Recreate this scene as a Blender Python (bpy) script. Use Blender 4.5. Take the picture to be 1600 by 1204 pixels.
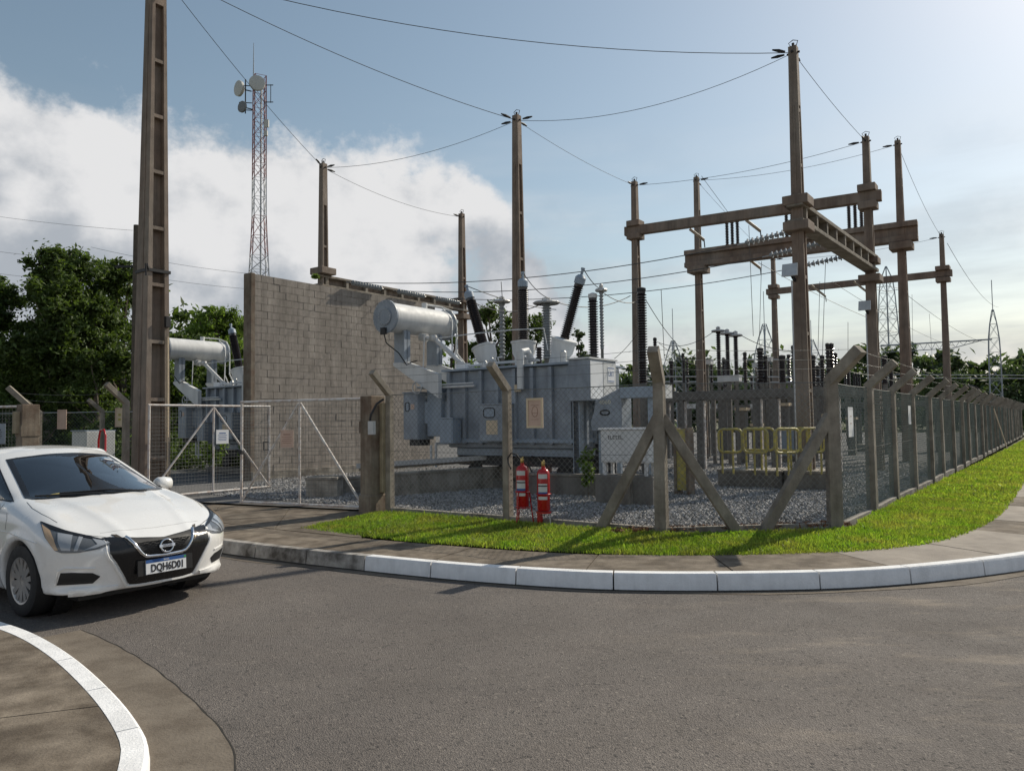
import bpy, bmesh, math, random
import numpy as np
from mathutils import Vector, Matrix
from mathutils.bvhtree import BVHTree
random.seed(7); rng = np.random.default_rng(11)
for o in list(bpy.data.objects): bpy.data.objects.remove(o)
scene = bpy.context.scene; col = scene.collection
R_ = math.radians
# ------------------------------------------------------------------ camera
FPX, CAMH, PITCH, ROLL = 1180.0, 1.65, R_(2.8), R_(0.7)
fw = Vector((0, math.cos(PITCH), math.sin(PITCH))); up0 = Vector((0, -math.sin(PITCH), math.cos(PITCH))); rt0 = Vector((1, 0, 0))
rt = rt0*math.cos(ROLL) - up0*math.sin(ROLL); up = up0*math.cos(ROLL) + rt0*math.sin(ROLL)
cd = bpy.data.cameras.new('camera'); cam = bpy.data.objects.new('camera', cd); col.objects.link(cam)
cd.sensor_width = 36; cd.lens = FPX/1600*36; cd.clip_start = .05; cd.clip_end = 4000
mm = Matrix((rt, up, -fw)).transposed().to_4x4(); mm.translation = (0, 0, CAMH); cam.matrix_world = mm
scene.camera = cam
# ------------------------------------------------------------------ light
SUN_AZ, SUN_EL = math.atan2(.76, .65), R_(38)          # azimuth clockwise from +Y
sund = bpy.data.lights.new('sun', 'SUN'); sund.energy = 3.8; sund.angle = R_(.55); sund.color = (1, .915, .77)
sun = bpy.data.objects.new('sun', sund); col.objects.link(sun)
sdir = Vector((math.sin(SUN_AZ)*math.cos(SUN_EL), math.cos(SUN_AZ)*math.cos(SUN_EL), math.sin(SUN_EL)))
sun.rotation_euler = sdir.to_track_quat('Z', 'Y').to_euler(); sun.location = sdir*60
vs = scene.view_settings; vs.view_transform = 'Standard'; vs.look = 'None'; vs.exposure = 0.2; vs.gamma = 1; vs.use_curve_mapping = False
world = bpy.data.worlds.new('World'); scene.world = world; world.use_nodes = True
def build_world():
    nt = world.node_tree; nt.nodes.clear(); N = nt.nodes.new; L = nt.links.new
    out = N('ShaderNodeOutputWorld')
    sky = N('ShaderNodeTexSky'); sky.sky_type = 'NISHITA'; sky.sun_disc = False
    sky.sun_elevation = SUN_EL; sky.sun_rotation = SUN_AZ; sky.altitude = 10
    sky.air_density = 1.3; sky.dust_density = 1.0; sky.ozone_density = 1.6
    bs = N('ShaderNodeBackground'); bs.inputs[1].default_value = .082; hs = N('ShaderNodeHueSaturation'); hs.inputs['Hue'].default_value = .488; hs.inputs['Saturation'].default_value = .84; hs.inputs['Value'].default_value = 1.03; L(sky.outputs[0], hs.inputs['Color']); L(hs.outputs[0], bs.inputs[0])
    tc = N('ShaderNodeTexCoord'); sp = N('ShaderNodeSeparateXYZ'); L(tc.outputs['Generated'], sp.inputs[0])
    def math_(op, a, b=None, c=None, clamp=False):
        m = N('ShaderNodeMath'); m.operation = op; m.use_clamp = clamp
        for i, q in enumerate((a, b, c)):
            if q is None: continue
            if isinstance(q, (int, float)): m.inputs[i].default_value = q
            else: L(q, m.inputs[i])
        return m.outputs[0]
    def ramp(v, a, b):
        m = N('ShaderNodeMapRange'); m.interpolation_type = 'SMOOTHSTEP'; m.inputs[1].default_value = a; m.inputs[2].default_value = b
        L(v, m.inputs[0]); return m.outputs[0]
    def noise(scl, det, rough, off):
        mp = N('ShaderNodeMapping'); mp.inputs['Scale'].default_value = scl; mp.inputs['Location'].default_value = off
        L(tc.outputs['Generated'], mp.inputs[0])
        n = N('ShaderNodeTexNoise'); n.inputs['Scale'].default_value = 1; n.inputs['Detail'].default_value = det; n.inputs['Roughness'].default_value = rough
        L(mp.outputs[0], n.inputs['Vector']); return n.outputs['Fac']
    x, y, z = sp.outputs
    OFF = (3.1, 1.7, 5.2)
    big = noise((5.5, 5.5, 7), 11, .61, OFF)
    # cumulus bank standing over the west (left), its top about 22 degrees up
    west_and_fill = math_('MAXIMUM', ramp(math_('ADD', x, math_('MULTIPLY', z, .7)), .34, .12), ramp(y, .35, -.15))      # left bank, plus unseen cumulus added behind the camera for fill light
    top = ramp(z, .53, .27)
    low = ramp(z, -.05, .06)
    bias = math_('MULTIPLY', math_('MULTIPLY', west_and_fill, top), low)
    dens = ramp(math_('ADD', big, math_('MULTIPLY', math_('SUBTRACT', bias, .62), .75)), .545, .69)
    # thin veil low in the east
    veil_n = noise((2.2, 2.2, 16), 6, .55, (9, 4, 1.3))
    veil = math_('MULTIPLY', math_('MULTIPLY', ramp(veil_n, .36, .66), ramp(z, .42, .05)), .75)
    dens = math_('MAXIMUM', dens, veil)
    # cloud brightness: second sample pulled towards the sun gives lit rims and grey cores
    sh = noise((5.5, 5.5, 7), 5, .5, tuple(OFF[i] + .42*sdir[i] for i in range(3)))
    lit = ramp(math_('ADD', math_('SUBTRACT', big, sh), math_('MULTIPLY', math_('SUBTRACT', z, .22), .9)), -.17, .13)
    mixc = N('ShaderNodeMix'); mixc.data_type = 'RGBA'; L(lit, mixc.inputs[0])
    mixc.inputs[6].default_value = (.36, .39, .43, 1); mixc.inputs[7].default_value = (.68, .68, .685, 1)
    bc = N('ShaderNodeBackground'); bc.inputs[1].default_value = 1.0; L(mixc.outputs[2], bc.inputs[0])
    ms = N('ShaderNodeMixShader'); L(dens, ms.inputs[0]); L(bs.outputs[0], ms.inputs[1]); L(bc.outputs[0], ms.inputs[2])
    L(ms.outputs[0], out.inputs[0])
build_world()
# ------------------------------------------------------------------ layout helpers
CAM = Vector((0, 0, CAMH))
def ray(px, py): return fw*FPX + rt*(px-800) + up*(602-py)
def onz(px, py, z): d = ray(px, py); return CAM + d*((z-CAMH)/d.z)
def at(px, py, Y): d = ray(px, py); return CAM + d*(Y/d.y)
ANG = R_(-36); U = Vector((math.cos(ANG), math.sin(ANG), 0)); RR = Vector((-math.sin(ANG), math.cos(ANG), 0))
ZY = .20                                   # level of the yard
# ------------------------------------------------------------------ mesh builder
class MB:
    def __init__(s): s.v = []; s.f = []
    def add(s, vs, fs):
        o = len(s.v); s.v += [tuple(p) for p in vs]; s.f += [tuple(i+o for i in f) for f in fs]; return s
    def hexa(s, p): return s.add(p, [(0,3,2,1),(4,5,6,7),(0,1,5,4),(1,2,6,5),(2,3,7,6),(3,0,4,7)])
    def box(s, c, d, rot=None):
        c = Vector(c); hx, hy, hz = d[0]/2, d[1]/2, d[2]/2
        P = [Vector(q) for q in ((-hx,-hy,-hz),(hx,-hy,-hz),(hx,hy,-hz),(-hx,hy,-hz),(-hx,-hy,hz),(hx,-hy,hz),(hx,hy,hz),(-hx,hy,hz))]
        if rot is not None: P = [rot @ q for q in P]
        return s.hexa([q+c for q in P])
    def bb(s, x0, x1, y0, y1, z0, z1): return s.box(((x0+x1)/2,(y0+y1)/2,(z0+z1)/2), (x1-x0,y1-y0,z1-z0))
    def beam(s, p0, p1, w, h, up=(0,0,1)):
        p0, p1 = Vector(p0), Vector(p1); d = (p1-p0).normalized(); a = d.cross(Vector(up))
        if a.length < 1e-4: a = d.cross(Vector((1,0,0)))
        a.normalize(); b = a.cross(d); a = a*w/2; b = b*h/2
        return s.hexa([p0-a-b, p0+a-b, p0+a+b, p0-a+b, p1-a-b, p1+a-b, p1+a+b, p1-a+b])
    def tube(s, pts, r, n=6, cap=True):
        pts = [Vector(p) for p in pts]; m = len(pts); rs = r if isinstance(r, (list, tuple)) else [r]*m
        prev = None; base = len(s.v); V = []
        for i, p in enumerate(pts):
            d = (pts[min(i+1, m-1)] - pts[max(i-1, 0)]).normalized()
            if prev is None:
                a = d.cross(Vector((0,0,1)))
                if a.length < 1e-3: a = d.cross(Vector((1,0,0)))
            else: a = prev - d*prev.dot(d)
            a.normalize(); prev = a; b = d.cross(a)
            for k in range(n):
                t = 2*math.pi*k/n; V.append(p + (a*math.cos(t) + b*math.sin(t))*rs[i])
        F = [(i*n+k, i*n+(k+1) % n, (i+1)*n+(k+1) % n, (i+1)*n+k) for i in range(m-1) for k in range(n)]
        if cap: F += [tuple(range(n-1, -1, -1)), tuple(range((m-1)*n, m*n))]
        return s.add(V, F)
    def lathe(s, prof, n=16, M=None, cap=True):
        V = []; m = len(prof)
        for r, z in prof:
            for k in range(n):
                t = 2*math.pi*k/n; q = Vector((r*math.cos(t), r*math.sin(t), z)); V.append(M @ q if M else q)
        F = [(i*n+k, i*n+(k+1) % n, (i+1)*n+(k+1) % n, (i+1)*n+k) for i in range(m-1) for k in range(n)]
        if cap: F += [tuple(range(n-1, -1, -1)), tuple(range((m-1)*n, m*n))]
        return s.add(V, F)
    def ext(s, poly, vec):
        n = len(poly); P = [Vector(p) for p in poly]; v = Vector(vec)
        return s.add(P + [p+v for p in P], [tuple(range(n-1,-1,-1)), tuple(range(n, 2*n))] + [(i,(i+1) % n,n+(i+1) % n,n+i) for i in range(n)])
    def mesh(s, name, mat, smooth=None):
        me = bpy.data.meshes.new(name); me.from_pydata(s.v, [], s.f); me.materials.append(mat)
        bm = bmesh.new(); bm.from_mesh(me); bmesh.ops.recalc_face_normals(bm, faces=bm.faces); bm.to_mesh(me); bm.free()
        if smooth is not None:
            me.shade_smooth(); me.set_sharp_from_angle(angle=R_(smooth))
        return me
    def build(s, name, mat, parent=None, smooth=None, bevel=0):
        o = bpy.data.objects.new(name, s.mesh(name, mat, smooth)); col.objects.link(o)
        if parent: o.parent = parent
        if bevel:
            b = o.modifiers.new('bevel', 'BEVEL'); b.width = bevel; b.segments = 2; b.limit_method = 'ANGLE'; b.angle_limit = R_(40)
        return o
def np_mesh(name, V, Fq, mat, parent=None, smooth=False):
    """V (n,3) float array, Fq (m,k) int array"""
    me = bpy.data.meshes.new(name); n, m, k = len(V), len(Fq), Fq.shape[1]
    me.vertices.add(n); me.vertices.foreach_set('co', np.ascontiguousarray(V, np.float32).ravel())
    me.loops.add(m*k); me.loops.foreach_set('vertex_index', np.ascontiguousarray(Fq, np.int32).ravel())
    me.polygons.add(m); me.polygons.foreach_set('loop_start', np.arange(0, m*k, k, dtype=np.int32))
    me.polygons.foreach_set('use_smooth', np.full(m, smooth))
    me.materials.append(mat); me.update(calc_edges=True); me.validate()
    o = bpy.data.objects.new(name, me); col.objects.link(o)
    if parent: o.parent = parent
    return o
def tag(o, label, cat, group=None):
    o['label'] = label; o['category'] = cat
    if group: o['group'] = group
    return o
def thing(name, label, cat, loc=(0,0,0), rz=0, group=None):
    o = bpy.data.objects.new(name, None); col.objects.link(o); o.location = loc; o.rotation_euler = (0,0,rz); o.empty_display_size = .1
    return tag(o, label, cat, group)
def struct(o, kind='structure'): o['kind'] = kind; return o
def copy_tree(o, parent=None):
    c = o.copy(); col.objects.link(c); c.parent = parent
    for ch in list(o.children): copy_tree(ch, c)
    return c
def text(name, body, size, mat, parent, M, depth=.002, align='CENTER', sx=1, bold=0):
    cu = bpy.data.curves.new(name, 'FONT'); cu.body = body; cu.size = size; cu.align_x = align; cu.align_y = 'CENTER'; cu.extrude = depth/2; cu.resolution_u = 3; cu.offset = bold
    tmp = bpy.data.objects.new('tmp', cu); col.objects.link(tmp); bpy.context.view_layer.update()
    me = bpy.data.meshes.new_from_object(tmp.evaluated_get(bpy.context.evaluated_depsgraph_get())); bpy.data.objects.remove(tmp)
    me.transform(M @ Matrix.Diagonal((sx,1,1,1))); me.materials.clear(); me.materials.append(mat); me.name = name
    o = bpy.data.objects.new(name, me); col.objects.link(o); o.parent = parent; return o
def frame(o, x, z):
    """matrix with columns x, y=z cross x, z at origin o"""
    x = Vector(x).normalized(); z = Vector(z).normalized(); y = z.cross(x); y.normalize(); x = y.cross(z)
    m = Matrix((x, y, z)).transposed().to_4x4(); m.translation = Vector(o); return m
def catmull(P, n=8):
    P = [Vector(p) for p in P]; out = []
    for i in range(len(P)-1):
        p0, p1, p2, p3 = P[max(i-1,0)], P[i], P[i+1], P[min(i+2,len(P)-1)]
        for k in range(n):
            t = k/n; out.append(.5*((2*p1) + (p2-p0)*t + (2*p0-5*p1+4*p2-p3)*t*t + (3*p1-p0-3*p2+p3)*t**3))
    return out + [P[-1]]
# ------------------------------------------------------------------ materials
def mat(name, c, rough=.75, var=.18, scale=3, bump=0., bscale=60, metal=0., streak=0., c2=None, c2amt=0., c2scale=1.5, spec=.4, island=0., coat=0., space='w', vscale=(1,1,1)):
    m = bpy.data.materials.new(name); m.use_nodes = True; nt = m.node_tree; N = nt.nodes.new; L = nt.links.new
    b = nt.nodes['Principled BSDF']; b.inputs['Roughness'].default_value = rough; b.inputs['Metallic'].default_value = metal
    b.inputs['Specular IOR Level'].default_value = spec; b.inputs['Coat Weight'].default_value = coat
    b.inputs['Coat Roughness'].default_value = .04
    g = N('ShaderNodeNewGeometry'); tc = N('ShaderNodeTexCoord'); pos = g.outputs['Position'] if space == 'w' else tc.outputs['Object']
    def nz(s, det=5, sc3=None, ro=.6):
        n = N('ShaderNodeTexNoise'); n.inputs['Scale'].default_value = s; n.inputs['Detail'].default_value = det; n.inputs['Roughness'].default_value = ro
        if sc3:
            mp = N('ShaderNodeMapping'); mp.inputs['Scale'].default_value = sc3; L(pos, mp.inputs[0]); L(mp.outputs[0], n.inputs['Vector'])
        else: L(pos, n.inputs['Vector'])
        return n.outputs['Fac']
    def mr(v, a, b_, c_, d_):
        q = N('ShaderNodeMapRange'); q.inputs[1].default_value = a; q.inputs[2].default_value = b_; q.inputs[3].default_value = c_; q.inputs[4].default_value = d_; L(v, q.inputs[0]); return q.outputs[0]
    def mul(colr, fac):
        q = N('ShaderNodeVectorMath'); q.operation = 'SCALE'
        if isinstance(colr, tuple): q.inputs[0].default_value = colr[:3]
        else: L(colr, q.inputs[0])
        L(fac, q.inputs['Scale']); return q.outputs[0]
    cur = tuple(c)
    if c2 is not None:
        q = N('ShaderNodeMix'); q.data_type = 'RGBA'; L(mr(nz(c2scale, 7, vscale, .65), .5-.18+ (.5-c2amt)*.3, .5+.12+(.5-c2amt)*.3, 0, 1), q.inputs[0]); q.inputs[6].default_value = (*c, 1); q.inputs[7].default_value = (*c2, 1); cur = q.outputs[2]
    cur = mul(cur, mr(nz(scale, 6, None, .65), .25, .75, 1-var, 1+var))
    if island: cur = mul(cur, mr(g.outputs['Random Per Island'], 0, 1, 1-island, 1+island))
    if streak: cur = mul(cur, mr(nz(1, 6, (5, 5, .45), .7), .42, .68, 1, 1-streak))
    L(cur, b.inputs['Base Color'])
    if bump:
        bp = N('ShaderNodeBump'); bp.inputs['Strength'].default_value = bump; bp.inputs['Distance'].default_value = .02; L(nz(bscale, 4), bp.inputs['Height']); L(bp.outputs[0], b.inputs['Normal'])
    L(mr(nz(scale*2.3, 4), .3, .7, max(rough-.08, 0.02), min(rough+.08, 1)), b.inputs['Roughness'])
    return m
def leaf_mat(name, c, trans=.35, **kw):
    m = mat(name, c, rough=.55, var=.35, scale=.7, island=.45, spec=.3, **kw); nt = m.node_tree; N = nt.nodes.new; L = nt.links.new
    b = nt.nodes['Principled BSDF']; out = nt.nodes['Material Output']; t = N('ShaderNodeBsdfTranslucent'); src = b.inputs['Base Color'].links[0].from_socket
    v = N('ShaderNodeVectorMath'); v.operation = 'MULTIPLY'; v.inputs[1].default_value = (1.25, 1.35, .55); L(src, v.inputs[0]); L(v.outputs[0], t.inputs[0])
    x = N('ShaderNodeMixShader'); x.inputs[0].default_value = trans; L(b.outputs[0], x.inputs[1]); L(t.outputs[0], x.inputs[2]); L(x.outputs[0], out.inputs[0]); return m
def glass_mat(name, tint, refl=1.0):
    m = bpy.data.materials.new(name); m.use_nodes = True; nt = m.node_tree; nt.nodes.clear(); N = nt.nodes.new; L = nt.links.new
    out = N('ShaderNodeOutputMaterial'); t = N('ShaderNodeBsdfTransparent'); t.inputs[0].default_value = (*tint, 1); g = N('ShaderNodeBsdfGlossy'); g.inputs['Roughness'].default_value = .015
    f = N('ShaderNodeFresnel'); f.inputs['IOR'].default_value = 1.5; mu = N('ShaderNodeMath'); mu.operation = 'MULTIPLY'; mu.inputs[1].default_value = refl; mu.use_clamp = True; L(f.outputs[0], mu.inputs[0])
    x = N('ShaderNodeMixShader'); L(mu.outputs[0], x.inputs[0]); L(t.outputs[0], x.inputs[1]); L(g.outputs[0], x.inputs[2]); L(x.outputs[0], out.inputs[0]); return m
MT = dict(
 pole = mat('aged_concrete_pole', (.23,.16,.12), .85, .25, 2.5, .25, 50, streak=.35, c2=(.27,.225,.185), c2amt=.45, c2scale=.9, vscale=(1,1,.3)),
 post = mat('concrete_post', (.33,.295,.245), .9, .22, 5, .4, 60, streak=.3, c2=(.21,.18,.145), c2amt=.4, c2scale=3),
 pillar = mat('brown_stained_concrete', (.165,.112,.08), .9, .28, 4, .4, 60, streak=.4, c2=(.26,.22,.17), c2amt=.45, c2scale=3),
 block = mat('concrete_block', (.385,.345,.305), .95, .14, 9, .5, 120, island=.05, streak=.32, c2=(.265,.235,.205), c2amt=.5, c2scale=1.3, vscale=(1,1,.6)),
 mortar = mat('mortar', (.37,.335,.295), .95, .2, 6, .3, 100),
 conc = mat('grey_concrete', (.42,.39,.34), .92, .2, 3, .35, 80, streak=.35, c2=(.17,.15,.125), c2amt=.45, c2scale=2.5),
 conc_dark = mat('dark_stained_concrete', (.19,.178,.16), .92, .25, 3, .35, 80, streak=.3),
 steel = mat('galvanised_steel', (.48,.49,.50), .5, .12, 6, metal=.6),
 wire = mat('dark_wire', (.10,.10,.10), .6, .1, 5, metal=.4),
 mesh = mat('weathered_galvanised_wire', (.20,.205,.20), .6, .2, 4, metal=.5),
 mesh_g = mat('green_coated_wire', (.13,.17,.155), .6, .2, 4),
 gate = mat('pale_painted_tube', (.66,.64,.62), .5, .12, 9, c2=(.33,.23,.17), c2amt=.2, c2scale=9),
 grey = mat('grey_equipment_paint', (.33,.375,.425), .5, .16, 3, streak=.15, c2=(.235,.265,.305), c2amt=.4, c2scale=2),
 grey_w = mat('pale_grey_paint', (.66,.665,.66), .6, .06, 3, streak=.18),
 grey_d = mat('blue_grey_paint', (.30,.36,.43), .45, .12, 3, streak=.2),
 black = mat('dark_steel', (.03,.03,.032), .6, .2, 6),
 porc = mat('dark_brown_porcelain', (.035,.027,.027), .22, .1, 5, spec=.6),
 porc_g = mat('grey_porcelain', (.26,.28,.29), .3, .1, 5, spec=.6),
 alu = mat('aluminium_fitting', (.55,.55,.54), .45, .12, 8, metal=.5),
 white = mat('white_enamel', (.78,.79,.80), .4, .05, 4),
 label = mat('worn_paper_label', (.60,.60,.58), .6, .12, 12), slab = mat('yellowed_slab', (.34,.28,.19), .9, .25, 5, .3, 50, streak=.3),
 print_ = mat('dark_print', (.03,.03,.035), .6, .05, 5),
 print_b = mat('blue_print', (.03,.10,.30), .5, .05, 5),
 tan = mat('faded_tan_board', (.62,.50,.35), .8, .12, 8), pink = mat('faded_pink_board', (.56,.40,.32), .8, .12, 8),
 yellow = mat('yellow_paint', (.50,.42,.10), .5, .15, 7, c2=(.33,.28,.12), c2amt=.35, c2scale=8),
 red = mat('red_enamel', (.42,.012,.015), .3, .08, 5, spec=.5, coat=.3),
 brass = mat('brass', (.50,.36,.14), .35, .1, 8, metal=.9), rubber = mat('black_rubber', (.02,.02,.021), .7, .15, 9),
 t_red = mat('tower_red_paint', (.30,.12,.115), .6, .2, 2), t_white = mat('tower_white_paint', (.50,.50,.50), .6, .15, 2),
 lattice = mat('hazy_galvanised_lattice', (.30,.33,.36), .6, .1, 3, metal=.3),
 dish = mat('dish_plastic', (.55,.55,.52), .5, .08, 3), dish_d = mat('dark_dish_cover', (.20,.21,.22), .6, .08, 3),
 bark = mat('bark', (.11,.09,.07), .95, .3, 6, .6, 30), bark_l = mat('pale_bark', (.34,.31,.26), .9, .2, 6, .4, 30),
)
# ================================================================== SETTING
def asphalt_mat():
    m = mat('worn_asphalt', (.160,.140,.125), .88, .12, .9, 0); nt = m.node_tree; N = nt.nodes.new; L = nt.links.new
    b = nt.nodes['Principled BSDF']; src = b.inputs['Base Color'].links[0].from_socket; g = N('ShaderNodeNewGeometry'); pos = g.outputs['Position']
    def mr(v, a, b_, c_, d_):
        q = N('ShaderNodeMapRange'); q.inputs[1].default_value = a; q.inputs[2].default_value = b_; q.inputs[3].default_value = c_; q.inputs[4].default_value = d_; L(v, q.inputs[0]); return q.outputs[0]
    def nz(s, det=3, sc=None, off=None):
        n = N('ShaderNodeTexNoise'); n.inputs['Scale'].default_value = s; n.inputs['Detail'].default_value = det; n.inputs['Roughness'].default_value = .7
        if sc:
            mp = N('ShaderNodeMapping'); mp.inputs['Scale'].default_value = sc; mp.inputs['Location'].default_value = off or (0,0,0); L(pos, mp.inputs[0]); L(mp.outputs[0], n.inputs['Vector'])
        else: L(pos, n.inputs['Vector'])
        return n.outputs['Fac']
    def mix(fac, a, colr):
        q = N('ShaderNodeMix'); q.data_type = 'RGBA'; L(fac, q.inputs[0]); L(a, q.inputs[6]); q.inputs[7].default_value = (*colr, 1); return q.outputs[2]
    vo = N('ShaderNodeTexVoronoi'); vo.inputs['Scale'].default_value = 120; L(pos, vo.inputs['Vector'])
    sepc = N('ShaderNodeSeparateColor'); L(vo.outputs['Color'], sepc.inputs[0])
    c = N('ShaderNodeVectorMath'); c.operation = 'SCALE'; L(src, c.inputs[0]); L(mr(sepc.outputs[0], 0, 1, .74, 1.28), c.inputs['Scale']); cur = c.outputs[0]
    vo2 = N('ShaderNodeTexVoronoi'); vo2.inputs['Scale'].default_value = 62; L(pos, vo2.inputs['Vector']); sc2 = N('ShaderNodeSeparateColor'); L(vo2.outputs['Color'], sc2.inputs[0])
    cur = mix(mr(sc2.outputs[1], .968, .975, 0, .5), cur, (.33,.29,.25))          # pale chips
    cur = mix(mr(sc2.outputs[2], .95, .97, 0, .7), cur, (.045,.042,.04))         # dark pits
    # sandy dust lying in patches
    sand = N('ShaderNodeMath'); sand.operation = 'MULTIPLY'; L(mr(nz(1, 5, (.55,1.7,1), (3.3,.8,0)), .52, .70, 0, .8), sand.inputs[0])
    sx = N('ShaderNodeSeparateXYZ'); L(pos, sx.inputs[0]); L(mr(sx.outputs[0], .6, 2.6, .08, 1), sand.inputs[1])
    cur = mix(sand.outputs[0], cur, (.36,.30,.235))
    cur = mix(mr(nz(1, 6, (.35,.35,1), (8,2,0)), .40, .66, .38, 0), cur, (.075,.066,.060))  # darker worn bands
    # hairline cracks
    wv = N('ShaderNodeTexVoronoi'); wv.feature = 'DISTANCE_TO_EDGE'; wv.inputs['Scale'].default_value = .33
    wn = N('ShaderNodeTexNoise'); wn.inputs['Scale'].default_value = 2.2; wn.inputs['Detail'].default_value = 5; L(pos, wn.inputs['Vector'])
    ad = N('ShaderNodeVectorMath'); ad.operation = 'MULTIPLY_ADD'; L(wn.outputs['Color'], ad.inputs[0]); ad.inputs[1].default_value = (.9,.9,0); L(pos, ad.inputs[2]); L(ad.outputs[0], wv.inputs['Vector'])
    ck = N('ShaderNodeMath'); ck.operation = 'MULTIPLY'; L(mr(wv.outputs['Distance'], .001, .004, .45, 0), ck.inputs[0]); L(mr(nz(.6, 2), .54, .62, 0, 1), ck.inputs[1])
    cur = mix(ck.outputs[0], cur, (.03,.028,.027))
    L(cur, b.inputs['Base Color'])
    bp = N('ShaderNodeBump'); bp.inputs['Strength'].default_value = .8; bp.inputs['Distance'].default_value = .008
    ha = N('ShaderNodeMath'); ha.operation = 'ADD'; L(vo.outputs['Distance'], ha.inputs[0]); L(nz(160, 2), ha.inputs[1]); L(ha.outputs[0], bp.inputs['Height']); L(bp.outputs[0], b.inputs['Normal'])
    return m
M_asph = asphalt_mat()
M_walk = mat('stained_footpath_concrete', (.235,.195,.15), .92, .25, 2.2, .35, 70, c2=(.10,.078,.056), c2amt=.55, c2scale=3.6)
M_walk2 = mat('pale_footpath_concrete', (.33,.29,.245), .92, .14, 2.2, .3, 70, c2=(.235,.205,.175), c2amt=.4, c2scale=2.0)
M_kerbw = mat('white_limewash', (.80,.80,.80), .85, .10, 7, .35, 60, streak=.14)
M_kerbd = mat('mossy_bare_kerb', (.52,.49,.45), .92, .2, 5, .4, 60, c2=(.10,.088,.075), c2amt=.42, c2scale=3.2)
M_gutter = mat('gutter_concrete', (.225,.19,.15), .93, .25, 3, .4, 60, c2=(.105,.085,.065), c2amt=.5, c2scale=3)
M_gravel = mat('grey_gravel_bed', (.18,.177,.175), .95, .25, 12, 1.0, 24, c2=(.09,.087,.085), c2amt=.5, c2scale=22)
M_stone = mat('gravel_stone', (.28,.275,.27), .9, .2, 8, 0, island=.55)
M_soil = mat('verge_soil', (.085,.085,.028), .95, .3, 6, .6, 40, c2=(.12,.085,.05), c2amt=.35, c2scale=4)
M_field = mat('rough_green_ground', (.06,.085,.028), .95, .35, .5, .5, 8, c2=(.12,.10,.055), c2amt=.4, c2scale=.4)
M_blade = leaf_mat('grass_blade', (.195,.32,.040), .48, c2=(.31,.30,.09), c2amt=.36, c2scale=2.4)
def sheet(name, pts, z, m, kind='structure'):
    o = MB().add([(p[0], p[1], p[2] if len(p) > 2 else z) for p in pts], [tuple(range(len(pts)))]).build(name, m); return struct(o, kind)
sheet('ground', [(-1500,-1500),(1500,-1500),(1500,1500),(-1500,1500)], -.04, M_field)
# ---- far kerb centre line (foot of the face), street side
KP = [(-20,21.66),(-10,14.40),(-6,11.49),(-3.81,9.90),(-2.59,9.11),(-1.31,8.38),(-.41,7.93),(.51,7.58),(1.2,7.43),(1.96,7.37),(2.87,7.38),(3.6,7.49),(4.4,7.73),(5.44,8.16),(6.6,8.80),(7.7,9.70),(8.7,10.82),(9.6,12.02),(21,27.6),(45,60.5)]
KC = catmull([(a,b,0) for a,b in KP], 10)
def resample(C, step):
    out = [C[0]]; acc = 0
    for a, b in zip(C[:-1], C[1:]):
        d = (b-a).length; t = step-acc
        while t <= d: out.append(a+(b-a)*(t/d)); t += step
        acc = (acc+d) % step
    return out
KD = resample(KC, .1)
def normals(C):
    out = []
    for i in range(len(C)):
        d = C[min(i+1,len(C)-1)]-C[max(i-1,0)]; out.append(Vector((-d.y, d.x, 0)).normalized())
    return out
KN = normals(KD)
def off(i, w, z): p = KD[i]+KN[i]*w; return Vector((p.x, p.y, z))
NK = len(KD)
# road sheet: everything on the street side of the kerb
kline = [(p.x, p.y) for p in KD[::5]]+[(KD[-1].x, KD[-1].y)]
nearK = [(-9.5,9.9),(-6.6,7.9),(-5.2,6.95),(-4.24,6.30),(-3.64,5.86),(-3.02,5.28),(-2.38,4.58),(-1.95,4.04),(-1.76,3.72),(-1.62,3.30),(-1.53,2.6),(-1.5,1.0),(-1.5,-12)]
road = [(60,60.5),(60,-12),(-1.5,-12)]+nearK[::-1][1:]+[(-22,18.9),(-22,23.1)]
sheet('road', kline+road[:1]+road[1:], 0.0, M_asph)
# gutter strip along the far kerb
gut = MB(); idx = list(range(0, NK, 4)); V = []
for i in idx:
    w = .14+.05*math.sin(i*.07)+.03*math.sin(i*.31); V += [off(i, .02, .004), off(i, -w, .004)]
gut.add(V, [(2*k, 2*k+1, 2*k+3, 2*k+2) for k in range(len(idx)-1)]); struct(gut.build('gutter_strip', M_gutter))
jt = MB(); V = []  # dark strip at the kerb foot: grime with the gap's shade painted in
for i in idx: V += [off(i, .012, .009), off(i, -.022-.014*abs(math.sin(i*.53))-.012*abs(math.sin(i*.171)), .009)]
jt.add(V, [(2*k, 2*k+1, 2*k+3, 2*k+2) for k in range(len(idx)-1)]); struct(jt.build('kerb_shade_joint', mat('grime_and_shade', (.045,.04,.034), .95, .3, 9)))
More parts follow.
